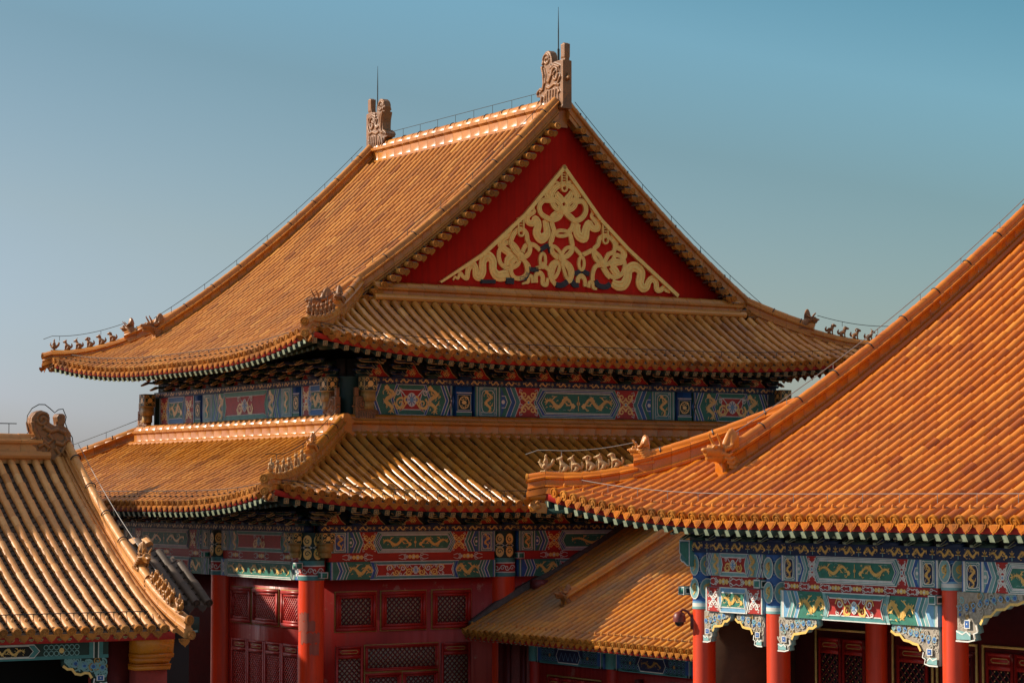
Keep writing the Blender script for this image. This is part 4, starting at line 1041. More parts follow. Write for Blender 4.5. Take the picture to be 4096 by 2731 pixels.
RELIEF = [
    (0, 0, [(-3.97,0.09,0.04),(-3.9,0.2,0.07),(-3.79,0.16,0.07),(-3.71,0.33,0.1),(-3.59,0.22,0.11),(-3.45,0.19,0.12),(-3.41,0.47,0.16),(-3.27,0.65,0.2),(-3.14,0.52,0.18),(-3.12,0.27,0.18),(-2.98,0.24,0.2),(-2.87,0.41,0.21),(-2.86,0.75,0.22),(-2.69,0.94,0.26),(-2.49,0.8,0.23),(-2.47,0.49,0.22),(-2.29,0.31,0.27),(-2.03,0.34,0.29),(-1.86,0.39,0.2)]),
    (0, 0, [(-1.62,2.03,0.05),(-1.83,1.81,0.12),(-1.83,1.68,0.15),(-2.12,1.54,0.2),(-2.21,1.35,0.17),(-2.03,1.17,0.2),(-1.73,1.04,0.2)]),
    (0, 0, [(-1.94,0.67,0.17),(-1.92,0.83,0.2),(-1.77,0.96,0.24),(-1.62,1.0,0.17)]),
    (0, 0, [(-1.38,0.1,0.05),(-1.25,0.14,0.07),(-1.14,0.18,0.1),(-1.12,0.35,0.1),(-1.01,0.35,0.1),(-0.96,0.15,0.1)]),
    (0, 0, [(-0.84,0.16,0.12),(-0.84,0.41,0.12),(-0.69,0.48,0.14),(-0.58,0.36,0.13),(-0.58,0.14,0.13),(-0.43,0.13,0.12),(-0.39,0.34,0.07)]),
    (0, 0, [(0.04,3.5,0.05),(-0.15,3.49,0.08),(-0.22,3.32,0.1),(-0.41,3.22,0.17),(-0.41,3.06,0.2),(-0.3,2.97,0.17)]),
    (0, 0, [(0.39,3.54,0.05),(0.64,3.56,0.09),(0.67,3.38,0.14),(0.84,3.24,0.17),(0.8,3.09,0.17)]),
    (0, 0, [(-0.07,3.15,0.14),(0.08,2.97,0.24),(0.21,2.84,0.2)]),
    (0, 0, [(0.56,3.22,0.14),(0.43,3.02,0.2),(0.26,2.85,0.2)]),
    (0, 0, [(-0.87,2.81,0.03),(-0.94,2.59,0.08),(-0.9,2.47,0.1),(-1.14,2.33,0.15),(-1.16,2.14,0.16),(-0.96,2.09,0.17),(-0.85,2.24,0.2),(-0.74,2.07,0.2),(-0.81,1.79,0.24),(-0.63,1.61,0.27),(-0.41,1.78,0.22),(-0.44,2.06,0.2),(-0.5,2.24,0.14)]),
    (0, 0, [(1.29,2.83,0.03),(1.39,2.61,0.09),(1.35,2.45,0.1),(1.56,2.27,0.17),(1.59,2.09,0.19),(1.39,2.07,0.18),(1.24,2.22,0.2),(1.12,2.0,0.24),(1.05,1.74,0.27),(0.82,1.79,0.24),(0.75,2.04,0.24),(0.82,2.2,0.17)]),
    (0, 0, [(2.08,1.97,0.03),(2.23,1.79,0.09),(2.35,1.66,0.1),(2.35,1.5,0.12),(2.58,1.42,0.19),(2.64,1.23,0.2),(2.5,1.09,0.14)]),
    (0, 0, [(2.07,0.87,0.17),(2.31,0.98,0.2),(2.58,1.01,0.14)]),
    (0, 0, [(2.11,0.84,0.17),(2.25,0.72,0.24),(2.38,0.58,0.2)]),
    (0, 0, [(2.15,0.3,0.2),(2.38,0.21,0.27),(2.62,0.25,0.27),(2.77,0.49,0.27),(2.81,0.75,0.27),(3.07,0.88,0.27),(3.33,0.71,0.26),(3.28,0.35,0.26),(3.4,0.19,0.26),(3.56,0.23,0.2),(3.64,0.4,0.17),(3.8,0.51,0.19),(3.94,0.38,0.17),(3.98,0.15,0.16),(4.14,0.15,0.14),(4.24,0.23,0.12),(4.36,0.14,0.1),(4.52,0.1,0.07)]),
    (0, 0, [(0.78,0.23,0.12),(0.8,0.39,0.12),(0.93,0.46,0.14),(1.05,0.34,0.12),(1.07,0.12,0.1)]),
    (0, 0, [(1.2,0.09,0.1),(1.24,0.26,0.1),(1.36,0.26,0.1),(1.39,0.1,0.1),(1.53,0.06,0.06)]),
    (1, 0, [(-1.62,1.1,0.13),(-1.81,1.37,0.13),(-1.77,1.58,0.13),(-1.62,1.8,0.13),(-1.4,1.87,0.13),(-1.23,1.75,0.13),(-1.18,1.53,0.13),(-1.09,1.35,0.13),(-1.12,1.12,0.13),(-1.33,0.97,0.13)]),
    (1, 0, [(-1.85,1.42,0.12),(-2.1,1.32,0.12),(-2.26,1.06,0.12),(-2.21,0.75,0.12),(-1.99,0.59,0.12),(-1.77,0.6,0.12),(-1.55,0.72,0.12),(-1.46,0.92,0.12),(-1.49,1.12,0.12),(-1.64,1.32,0.12)]),
    (0, 0, [(-1.36,1.13,0.12),(-1.25,1.34,0.12),(-1.07,1.4,0.12),(-0.88,1.37,0.12),(-0.69,1.23,0.12)]),
    (0, 0, [(-1.33,0.89,0.12),(-1.14,0.71,0.12),(-1.12,0.6,0.12)]),
    (0, 0, [(-0.84,0.63,0.1),(-0.6,0.71,0.1),(-0.54,0.84,0.1)]),
    (1, 0, [(-1.48,0.92,0.12),(-1.7,0.84,0.12),(-1.8,0.62,0.12),(-1.78,0.4,0.12),(-1.62,0.27,0.12),(-1.36,0.3,0.12),(-1.19,0.49,0.12),(-1.25,0.77,0.12),(-1.38,0.92,0.12)]),
    (1, 0, [(-0.48,0.9,0.09),(-0.5,0.77,0.09),(-0.56,0.68,0.09),(-0.62,0.68,0.09),(-0.67,0.76,0.09),(-0.69,0.89,0.09),(-0.67,1.03,0.09),(-0.62,1.11,0.09),(-0.56,1.12,0.09),(-0.5,1.04,0.09)]),
    (1, 0, [(0.24,3.46,0.15),(-0.05,3.34,0.15),(-0.24,3.1,0.15),(-0.24,2.88,0.15),(-0.13,2.69,0.15),(0.08,2.59,0.15),(0.41,2.61,0.15),(0.64,2.75,0.15),(0.73,2.98,0.15),(0.7,3.2,0.15),(0.52,3.39,0.15)]),
    (1, 0, [(-0.33,2.88,0.14),(-0.57,2.86,0.14),(-0.72,2.67,0.14),(-0.66,2.44,0.14),(-0.44,2.31,0.14),(-0.18,2.26,0.14),(0.04,2.35,0.14),(0.15,2.53,0.14),(0.08,2.78,0.14),(-0.13,2.92,0.14)]),
    (1, 0, [(0.75,2.92,0.14),(0.97,2.93,0.14),(1.1,2.75,0.14),(1.07,2.53,0.14),(0.9,2.35,0.14),(0.67,2.28,0.14),(0.45,2.38,0.14),(0.3,2.54,0.14),(0.37,2.77,0.14),(0.56,2.94,0.14)]),
    (0, 0, [(0.22,2.54,0.14),(-0.05,2.48,0.14),(-0.23,2.31,0.14),(-0.2,2.07,0.14),(-0.14,1.91,0.14),(-0.19,1.73,0.14),(-0.24,1.54,0.14)]),
    (0, 0, [(0.22,2.54,0.14),(0.48,2.43,0.14),(0.63,2.28,0.14),(0.57,2.03,0.14),(0.45,1.88,0.14),(0.52,1.71,0.14),(0.57,1.49,0.14)]),
    (1, 0, [(0.41,1.84,0.1),(0.36,1.79,0.1),(0.24,1.75,0.1),(0.09,1.74,0.1),(-0.03,1.76,0.1),(-0.07,1.82,0.1),(-0.03,1.87,0.1),(0.09,1.92,0.1),(0.24,1.92,0.1),(0.36,1.9,0.1)]),
    (0, 0, [(-0.24,1.65,0.12),(-0.28,1.45,0.12),(-0.17,1.17,0.12),(0.1,1.03,0.12)]),
    (0, 0, [(0.5,1.79,0.12),(0.58,1.47,0.12),(0.5,1.24,0.12),(0.27,1.05,0.12)]),
    (1, 0, [(0.15,1.1,0.1),(0.31,1.33,0.1),(0.53,1.39,0.1),(0.56,1.25,0.1),(0.34,1.06,0.1)]),
    (1, 0, [(0.14,1.09,0.1),(-0.02,1.31,0.1),(-0.2,1.38,0.1),(-0.25,1.2,0.1),(-0.05,1.02,0.1)]),
    (0, 0, [(0.19,0.94,0.13),(0.46,0.79,0.13),(0.56,0.57,0.13),(0.49,0.32,0.13),(0.38,0.25,0.13)]),
    (1, 0, [(0.15,0.9,0.1),(0.23,0.62,0.1),(0.34,0.37,0.1),(0.46,0.35,0.1),(0.42,0.63,0.1),(0.23,0.88,0.1)]),
    (0, 0, [(0.1,0.93,0.13),(-0.19,0.82,0.13),(-0.31,0.59,0.13),(-0.24,0.31,0.13),(-0.07,0.13,0.13)]),
    (1, 0, [(0.1,0.9,0.1),(0.02,0.55,0.1),(-0.13,0.35,0.1),(-0.2,0.47,0.1),(-0.09,0.76,0.1)]),
    (0, 0, [(-0.51,0.71,0.12),(-0.32,0.59,0.12)]),
    (1, 0, [(1.04,0.89,0.09),(1.02,0.76,0.09),(0.97,0.68,0.09),(0.9,0.68,0.09),(0.85,0.75,0.09),(0.83,0.88,0.09),(0.85,1.0,0.09),(0.9,1.08,0.09),(0.97,1.08,0.09),(1.02,1.01,0.09)]),
    (0, 0, [(0.65,1.38,0.11),(0.78,1.27,0.11),(0.94,1.14,0.11)]),
    (0, 0, [(0.99,1.17,0.12),(1.17,1.25,0.12),(1.35,1.34,0.12)]),
    (1, 0, [(1.84,0.99,0.12),(2.0,1.23,0.12),(2.21,1.33,0.12),(2.26,1.56,0.12),(2.11,1.76,0.12),(1.88,1.84,0.12),(1.67,1.76,0.12),(1.58,1.53,0.12),(1.42,1.36,0.12),(1.45,1.1,0.12),(1.65,0.95,0.12)]),
    (0, 0, [(1.72,0.86,0.12),(1.49,0.81,0.12),(1.37,0.55,0.12),(1.37,0.33,0.12)]),
    (0, 0, [(1.45,1.29,0.12),(1.65,1.14,0.12),(1.76,0.96,0.12)]),
    (1, 0, [(2.31,1.23,0.12),(2.57,1.15,0.12),(2.67,0.94,0.12),(2.58,0.64,0.12),(2.3,0.49,0.12),(2.07,0.53,0.12),(1.9,0.72,0.12),(1.84,0.86,0.12),(2.01,0.92,0.12),(2.19,1.06,0.12)]),
    (0, 0, [(1.76,0.79,0.12),(1.92,0.58,0.12),(2.07,0.46,0.12)]),
    (0, 1, [(-0.66,1.24,0.12),(-0.52,1.33,0.12),(-0.37,1.41,0.12)]),
    (0, 1, [(-1.14,0.6,0.12),(-0.94,0.58,0.12),(-0.75,0.6,0.12)]),
    (0, 1, [(-1.48,0.25,0.12),(-1.25,0.31,0.12),(-1.14,0.49,0.12)]),
    (0, 1, [(-0.32,1.36,0.1),(-0.26,1.17,0.1)]),
    (0, 1, [(-2.94,0.1,0.1),(-2.67,0.11,0.1),(-2.4,0.12,0.1)]),
    (0, 1, [(-1.99,0.17,0.16),(-1.85,0.17,0.16),(-1.7,0.17,0.16)]),
    (0, 1, [(-0.07,0.13,0.14),(0.15,0.12,0.14),(0.38,0.25,0.14)]),
    (0, 1, [(1.49,0.33,0.14),(1.64,0.18,0.14),(1.91,0.15,0.14),(2.09,0.25,0.14)]),
    (0, 1, [(0.55,0.57,0.12),(0.72,0.55,0.12),(0.9,0.62,0.12)]),
    (0, 1, [(0.99,0.63,0.12),(1.24,0.54,0.12)]),
    (0, 1, [(0.55,0.32,0.14),(0.65,0.16,0.14),(0.82,0.17,0.14)]),
]
# (closed, bare timber, [(across, up, stroke width) ...]) carved ribbons first, then the interlaced rings, then the bare patches
for k_, (cl_, mt_, pt_) in enumerate(RELIEF):
    rl([(a_, b_) for a_, b_, c_ in pt_], [c_ * 1.25 for a_, b_, c_ in pt_] + ([pt_[0][2] * 1.25] if cl_ else []), 0.045 + 0.0035 * (k_ % 9) + (0.012 if k_ > 14 else 0), 'bare_wood' if mt_ else 'gable_gold', bool(cl_))
for (a, b) in ((0.21, 2.60), (-1.45, .99), (.14, 1.02), (1.80, .91)):
    for rr, d in ((.135, .095), (.085, .108), (.045, .118)): M.prism([(RX + p_[0], GY, RZ + p_[1]) for p_ in circ(a, b, rr, 16)], (0, -1, 0), d, 'gable_gold')
for (a, b0_, b1_) in ((.24, 3.92, 3.35), (-1.44, 2.24, 1.78), (1.87, 2.22, 1.72)):     # hanging straps with rungs and a loop
    for s_ in (-.10, .10): rl([(a + s_, b0_), (a + s_, b1_)], 0.06, 0.10)
    n_ = int((b0_ - b1_) / .085)
    for q_ in range(n_): rl([(a - .08, b0_ - .05 - .085 * q_), (a + .08, b0_ - .05 - .085 * q_)], 0.034, 0.08)
    rl(circ(a, b1_ - .02, .10, 12, .11), 0.07, 0.105, closed=True)
BORDER = [(-4.50, 0.02), (-2.94, 1.01), (-1.31, 2.41), (0.24, 4.10), (1.73, 2.41), (2.82, 1.49), (4.86, 0.02)]
for q0, q1 in zip(BORDER[:-1], BORDER[1:]):
    dx, dz = q1[0] - q0[0], q1[1] - q0[1]; L_ = math.hypot(dx, dz); ox, oz = dz / L_ * .125, -dx / L_ * .125
    M.prism([(RX + q0[0], GY, RZ + q0[1]), (RX + q1[0], GY, RZ + q1[1]), (RX + q1[0] + ox, GY, RZ + q1[1] + oz), (RX + q0[0] + ox, GY, RZ + max(q0[1] + oz, -.02))], (0, -1, 0), .12, 'gable_gold')
rel = M.build('gold_relief', gable, 30)
# upper storey
XU, YU = 34.67, 65.0
ub = MB(); ub.box((XU + .22, YU + .22, 8.6), (51.4, 79.3, 12.7), 'soffit')
ub.prism([(x, 66.4, upper_z(min(x - XE, XR - x)) - 0.25) for x in np.linspace(36.3, 50.0, 30)] + [(50.0, 66.4, 12.4), (36.3, 66.4, 12.4)], (0, 1, 0), 11.8, 'soffit'); ub.build('core', hall)
def face(X0, Y0, kind):     # frames: front faces -Y with u along +X, left faces -X with u along -Y
    return ((1, 0, 0), (0, -1, 0)) if kind == 'f' else ((0, -1, 0), (-1, 0, 0))
def lintel(parent, kind, plane, u0, u1, z0, z1, scheme, pal, depth=0.3, name='painted_beam'):
    M = MB(); eu, en = face(0, 0, kind); W_ = abs(u1 - u0)
    O = A(u0, plane, z0) if kind == 'f' else A(plane, u0, z0)
    b = 0.03
    M.prism([O + A(*en) * -0.002 * 0, O + A(*eu) * W_, O + A(*eu) * W_ + A(0, 0, z1 - z0), O + A(0, 0, z1 - z0)], -A(*en), depth, pal[0])
    P = Paint(M, O, eu, en); beam_paint(P, W_, z1 - z0, scheme, pal); return M.build(name, parent)
GRN = ('green', 'blue', 'teal', 'teal'); BLU = ('blue', 'green', 'teal', 'teal')
LIT_GRN = ('lit_green', 'lit_blue', 'pale_teal', 'pale_teal'); LIT_BLU = ('lit_blue', 'lit_green', 'pale_teal', 'pale_blue')  # left-face palettes, bounce light painted in
ZB0, ZB1, ZF1 = 11.02, 11.95, 12.16
lintel(hall, 'f', YU, 35.45, 38.42, ZB0, ZB1, 'red_flower', GRN)
lintel(hall, 'f', YU, 39.24, 46.97, ZB0, ZB1, 'double_dragon', BLU)
lintel(hall, 'f', YU, 47.74, 50.9, ZB0, ZB1, 'red_flower', GRN)
lintel(hall, 'l', XU, 78.95, 76.02, ZB0, ZB1, 'green_panel', LIT_BLU)
lintel(hall, 'l', XU, 75.36, 68.62, ZB0, ZB1, 'red_flower', LIT_GRN)
lintel(hall, 'l', XU, 67.98, 65.8, ZB0, ZB1, 'green_panel', LIT_BLU)
def head_col(parent, kind, plane, uc, w, z0, z1, r=0.36):
    """the visible head of a column between two beams: a painted lotus panel on a round shaft"""
    M = MB(); eu, en = face(0, 0, kind); c = (uc, plane + .34) if kind == 'f' else (plane + .34, uc)
    M.cyl(c, r, z0, z1, 'blue', 24)
    O = A(uc - w * .36, plane - .03, z0) if kind == 'f' else A(plane - .03, uc + w * .36, z0)
    M.obox(O - A(*en) * .3, A(*eu) * w * .72, A(0, 0, (z1 - z0)), A(*en) * .3, 'blue')
    P = Paint(M, O, eu, en); H = z1 - z0; P.rect(0, 0, w * .72, H * .12, 'green', 1); P.rect(0, H * .12, w * .72, H * .15, 'white', 2)
    P2 = Paint(M, O + A(0, 0, H * .17), eu, en); lotus(P2, w * .04, w * .64, H * .56, 'dark_green', 1); P.rect(0, H * .76, w * .72, H * .79, 'white', 2)
    return M.build('column_head', parent)
for x in (38.83, 47.35): head_col(hall, 'f', YU, x, 0.78, ZB0, ZB1)
for y in (75.69, 68.30): head_col(hall, 'l', XU, y, 0.62, ZB0, ZB1)
def strip(parent, kind, plane, u0, u1, z0, z1, g='dark_blue', name='frieze', step=0.62):
    M = MB(); eu, en = face(0, 0, kind); W_ = abs(u1 - u0); O = A(u0, plane, z0) if kind == 'f' else A(plane, u0, z0)
    M.obox(O - A(*en) * .3, A(*eu) * W_, A(0, 0, z1 - z0), A(*en) * .3, g); frieze(Paint(M, O, eu, en), W_, z1 - z0, g, step); return M.build(name, parent)
strip(hall, 'f', YU - .06, 35.2, 51.1, ZB1 + .006, ZF1); strip(hall, 'l', XU - .06, 79.2, 65.3, ZB1 + .006, ZF1)
def beam_end(parent, x, y, z0, z1, sx, sy):
    """carved gilt end of a beam running past the corner post"""
    M = MB(); H = z1 - z0
    M.box((x - sx / 2, y - sy / 2, z0 + H * .55), (x + sx / 2, y + sy / 2, z1), 'gold_line'); M.box((x - sx * .42, y - sy * .42, z0 + H * .25), (x + sx * .42, y + sy * .42, z0 + H * .55 - .004), 'old_gold'); M.box((x - sx * .33, y - sy * .33, z0), (x + sx * .33, y + sy * .33, z0 + H * .25 - .004), 'old_gold')
    for (O, eu, en, W_) in (((x - sx / 2, y - sy / 2, z0 + H * .55), (1, 0, 0), (0, -1, 0), sx), ((x - sx / 2, y + sy / 2, z0 + H * .55), (0, -1, 0), (-1, 0, 0), sy)):
        P = Paint(M, O, eu, en); h = H * .45; P.rect(0.03, 0.03, W_ - .03, h - .03, 'dark_green', 1)
        P.disc(W_ / 2, h / 2, min(W_, h) * .22, 'gold', 2)
        for a in range(4): P.spiral(W_ / 2 + W_ * .28 * (1 if a % 2 else -1), h / 2 + h * .26 * (1 if a // 2 else -1), .07, 1.1, 0, .025, 'gold', 2)
    return M.build('beam_end', parent)
beam_end(hall, 34.35, 65.55, 11.15, 12.14, .35, .5); beam_end(hall, 35.2, 64.6, 11.15, 12.14, .45, .35); beam_end(hall, 34.3, 79.2, 11.1, 12.1, .4, .5); beam_end(hall, 51.2, 64.6, 11.15, 12.1, .45, .35)
M = MB(); M.cyl((34.95, 65.3), .34, 10.9, 12.16, 'dark_green'); M.build('corner_post', hall, 40); M = MB(); M.cyl((34.95, 79.25), .34, 10.9, 12.16, 'dark_green'); M.build('corner_post', hall, 40)
# brackets and flaming-pearl boards under the upper eave
bs_f = [38.83 + 1.217 * k for k in range(-3, 11)]; bs_l = [72.0 + 1.25 * k for k in range(-5, 6)]
brackets(hall, (0, YU - .02, ZF1), (1, 0, 0), (0, -1, 0), bs_f, 0.62, 1.15, 1.2, 'dark_green', 'dark_blue', 'gold_line')
brackets(hall, (XU - .02, 0, ZF1), (0, 1, 0), (-1, 0, 0), bs_l, 0.62, 1.15, 1.2, 'dark_green', 'dark_blue', 'gold_line')
def pearl_board(parent, kind, plane, u0, u1, z0, z1, us):
    M = MB(); eu, en = face(0, 0, kind); W_ = abs(u1 - u0); O = A(u0, plane, z0) if kind == 'f' else A(plane, u0, z0)
    M.obox(O - A(*en) * .1, A(*eu) * W_, A(0, 0, z1 - z0), A(*en) * .1, 'soffit'); flames(Paint(M, O, eu, en), [abs(u - u0) for u in us], (z1 - z0) * .86); return M.build('pearl_board', parent)
pearl_board(hall, 'f', YU + .05, 35.2, 51.1, ZF1, ZF1 + .55, [x + .61 for x in bs_f[:-1]]); pearl_board(hall, 'l', XU + .05, 79.2, 65.3, ZF1, ZF1 + .55, [y + .62 for y in bs_l[:-1]])
rafters(front, fr, 2.9, hall, 'gold_line'); rafters(left, lr, 2.9, hall, 'pale_green', fret=False)
# ---- lower roof
LXE, LXR, LYE, LYB = 29.39, 56.89, 59.63, 85.03
PL = dict(z0=8.27, a=0.40, b=0.013, lift=0.66, R=7.0, Dl=3.5, flare=0.3)
lfront = Side((LXE, LYE), (1, 0), (0, 1), LXR - LXE, **PL); lleft = Side((LXE, LYB), (0, -1), (1, 0), LYB - LYE, **PL)
lfr = rows_for(lfront.L, PITCH); llr = rows_for(lleft.L, .39)
turn.append(slope(hall, lfront, lfr, lambda t: min(lfront.c(t) - .12, 4.85), 'glaze_hall', 'pan_hall'))
turn.append(slope(hall, lleft, llr, lambda t: min(lleft.c(t) - .12, 4.85), 'glaze_hall', 'pan_hall', r=.108, p=.39))
def lhip(tip, dr): return hip_fn(tip, dr, None, z0=8.27, lift=.66, R=7.0, Dl=3.5, a=.40, b=.013)
hips_l = {'near': lhip((LXE, LYE), (1, 1)), 'far': lhip((LXE, LYB), (1, -1)), 'right': lhip((LXR, LYE), (-1, 1))}
for k, f in hips_l.items(): hip(hall, f, 7.05, .36, .56, 'glaze_hall', 3.7)
M = MB(); zb = 10.28
ridge(M, [(x, 64.66, zb) for x in np.linspace(34.3, 52.0, 30)], 0.72, 0.42, 'glaze_hall', 0.13, 0.6); M.tube([(x, 64.42, zb + .06) for x in np.linspace(34.2, 52.0, 6)], .11, 'glaze_hall', 10); M.build('wall_ridge', hall, 35)
M = MB(); ridge(M, [(34.33, y, zb) for y in np.linspace(64.3, 80.0, 30)], 0.72, 0.42, 'glaze_hall', 0.13, 0.6); M.tube([(34.09, y, zb + .06) for y in np.linspace(64.2, 80.2, 6)], .11, 'glaze_hall', 10); M.build('wall_ridge', hall, 35)
# ---- lower storey
X0, Y0 = 32.19, 62.43; XL, YL = X0 - .25, Y0 - .25
M = MB(); M.box((X0 + .02, Y0 + .02, 0), (54.1, Y0 + .3, 7.7), 'red_paint'); M.build('wall', hall)
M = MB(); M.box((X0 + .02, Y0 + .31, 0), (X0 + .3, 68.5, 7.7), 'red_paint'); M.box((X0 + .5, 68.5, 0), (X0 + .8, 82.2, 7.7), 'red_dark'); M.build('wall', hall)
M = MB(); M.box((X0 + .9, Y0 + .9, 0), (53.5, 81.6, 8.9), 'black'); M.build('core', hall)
for x in (32.19, 38.68, 47.4): M = MB(); M.cyl((x, Y0), .365, 0, 6.1, 'red_column', 28); M.build('column', hall, 40)
M = MB()
for (a0, a1, z0, z1) in ((165, 262, 4.62, 4.95), (190, 285, 4.30, 4.615), (172, 232, 4.955, 5.16), (236, 280, 3.98, 4.295)):
    th = np.radians(np.linspace(a0, a1, 12)); wob = np.random.default_rng(int(a0)).uniform(-.05, .05, (2, 12))
    M.grid([[(32.19 + .369 * math.cos(t), Y0 + .369 * math.sin(t), z + wob[k][i]) for i, t in enumerate(th)] for k, z in enumerate((z0, z1))], 'faded_red')
M.build('faded_patch', hall, 60)
for y in (68.37, 76.0, 82.2): M = MB(); M.cyl((X0, y), .365, 0, 6.1, 'red_column', 28); M.build('column', hall, 40)
def lower_bay(kind, plane, u0, u1, s_up, p_up, s_lo, p_lo):
    lintel(hall, kind, plane, u0, u1, 6.87, 7.47, s_up, p_up); lintel(hall, kind, plane - .02, u0, u1, 6.10, 6.61, s_lo, p_lo)
    M = MB(); eu, en = face(0, 0, kind); O = A(u0, plane + .06, 6.615) if kind == 'f' else A(plane + .06, u0, 6.615); W_ = abs(u1 - u0)
    M.obox(O - A(*en) * .2, A(*eu) * W_, A(0, 0, .25), A(*en) * .2, 'red_strip'); redboard(Paint(M, O, eu, en), W_, .25, 3); M.build('red_board', hall)
lower_bay('f', YL, 32.66, 38.26, 'double_dragon', GRN, 'red_scroll', GRN)
lower_bay('f', YL, 39.08, 47.0, 'double_dragon', BLU, 'red_scroll', BLU)
lower_bay('l', XL, 67.95, 62.62, 'red_flower', LIT_GRN, 'dragon_center', LIT_BLU)
lower_bay('l', XL, 75.6, 68.78, 'double_dragon', BLU, 'red_scroll', GRN)
strip(hall, 'f', YL - .05, 32.3, 54.0, 7.476, 7.67); strip(hall, 'l', XL - .05, 82.2, 62.3, 7.476, 7.67)
def low_head(c, r=.385):
    """banded, painted head of a lower column"""
    M = MB(); M.cyl(c, r, 6.105, 6.22, 'teal', 28); M.cyl(c, r - .006, 6.22, 6.25, 'white', 28); M.cyl(c, r - .01, 6.25, 6.50, 'red_strip', 28); M.cyl(c, r - .006, 6.50, 6.53, 'white', 28); M.cyl(c, r - .01, 6.53, 6.66, 'teal', 28); M.cyl(c, r - .014, 6.66, 7.47, 'dark_green', 28)
    for az in (math.radians(-90), math.radians(180), math.radians(225)):
        n = A(math.cos(az), math.sin(az), 0); eu = A(-n[1], n[0], 0)
        P = Paint(M, A(c[0], c[1], 6.25) + n * (r + .004), eu, n)
        for sx in (-1, 1): P.spiral(sx * .09, .12, .09, 1.2, 0, .03, 'white', 1, sx)
        P = Paint(M, A(c[0], c[1], 6.66) + n * (r - .002), eu, n)
        P.disc(0, .2, .13, 'gold', 1, ry=.17); P.disc(0, .57, .13, 'gold', 1, ry=.17); P.line([(-.14, .38), (0, .45), (.14, .38), (0, .31)], .025, 'white', 1, True)
        P.spiral(0, .2, .09, 1.2, 0, .03, 'dark_green', 2); P.spiral(0, .57, .09, 1.2, 2, .03, 'dark_green', 2)
    return M.build('column_head', hall, 40)
for c in ((32.19, Y0), (38.68, Y0), (X0, 68.37), (X0, 76.0)): low_head(c)
beam_end(hall, 31.75, 62.55, 6.75, 7.46, .42, .42); beam_end(hall, 32.35, 61.9, 6.75, 7.46, .42, .42)
def tenon(x, y, z, s=.15):
    M = MB(); M.box((x - s, y - s, z - s * .8), (x + s, y + s, z + s * .8), 'white'); M.box((x - s - .004, y - s + .03, z - s * .6), (x + s + .004, y + s - .03, z + s * .6), 'green'); M.box((x - s + .03, y - s - .004, z - s * .6), (x + s - .03, y + s + .004, z + s * .6), 'green'); return M.build('beam_tenon', hall)
tenon(31.68, 62.3, 6.52, .11); tenon(32.3, 61.92, 6.25, .11); tenon(39.0, 61.98, 6.74, .11); tenon(31.75, 68.7, 6.72, .11)
bl_f = [32.19 + 1.298 * k for k in range(0, 15)]; bl_l = [62.43 + 1.19 * k for k in range(0, 14)]
brackets(hall, (0, YL - .02, 7.67), (1, 0, 0), (0, -1, 0), bl_f, 0.48, 1.0, 1.2, 'dark_green', 'dark_blue', 'gold_line'); brackets(hall, (XL - .02, 0, 7.67), (0, 1, 0), (-1, 0, 0), bl_l, 0.48, 1.0, 1.2, 'dark_green', 'dark_blue', 'gold_line')
pearl_board(hall, 'f', YL + .05, 32.3, 54.0, 7.67, 8.15, [x + .65 for x in bl_f[:-1]]); pearl_board(hall, 'l', XL + .05, 82.0, 62.3, 7.67, 8.15, [y + .6 for y in bl_l[:-1]])
rafters(lfront, lfr, 2.9, hall, 'gold_line'); rafters(lleft, llr, 2.9, hall, 'pale_green', fret=False)
for tip, dr, z in (((XE, YE), (1, 1), 13.22), ((XE, YB), (1, -1), 13.22), ((XR, YE), (-1, 1), 13.22), ((LXE, LYE), (1, 1), 8.62), ((LXE, LYB), (1, -1), 8.62)):
    corner_beam(hall, (tip[0] + dr[0] * .12, tip[1] + dr[1] * .12), dr, z)
# windows and doors of the corner bay
for a, b in ((32.97, 34.30), (34.48, 35.98), (36.21, 37.53)): framed(hall, (a, Y0 + .02, 4.60), (1, 0, 0), (0, -1, 0), b - a, 1.13, fw=.10, backing='paper', lat=.16, latw=.035, latmat='red_dark', studs='old_gold')
for a, b in ((67.72, 66.36), (66.20, 64.52), (64.30, 63.06)): framed(hall, (X0 + .02, a, 4.70), (0, -1, 0), (-1, 0, 0), a - b, 1.05, fw=.10, backing='glass_dark', lat=.13, latw=.045, latmat='red_paint')
door_leaf(hall, (32.98, Y0 + .02, 1.2), (1, 0, 0), (0, -1, 0), .88, 2.97, 'paper', lat=.16, latw=.035); door_leaf(hall, (36.52, Y0 + .02, 1.2), (1, 0, 0), (0, -1, 0), 1.0, 2.97, 'paper', lat=.16, latw=.035)
framed(hall, (33.95, Y0 + .02, 3.42), (1, 0, 0), (0, -1, 0), 2.45, .75, fw=.05, backing='paper', lat=.16, latw=.035, latmat='red_dark', studs='old_gold')
framed(hall, (33.95, Y0 + .02, 2.0), (1, 0, 0), (0, -1, 0), 1.2, 1.36, name='door', fw=.07, backing='paper', lat=.16, latw=.035); framed(hall, (35.2, Y0 + .02, 2.0), (1, 0, 0), (0, -1, 0), 1.2, 1.36, name='door', fw=.07, backing='paper', lat=.16, latw=.035)
for k in range(4): door_leaf(hall, (X0 + .02, 67.65 - k * 1.145, 1.2), (0, -1, 0), (-1, 0, 0), 1.10, 3.0, 'glass_dark', latmat='red_paint', studs=None, lat=.13, latw=.04)
half_turn(turn, (CX, CY), hall)

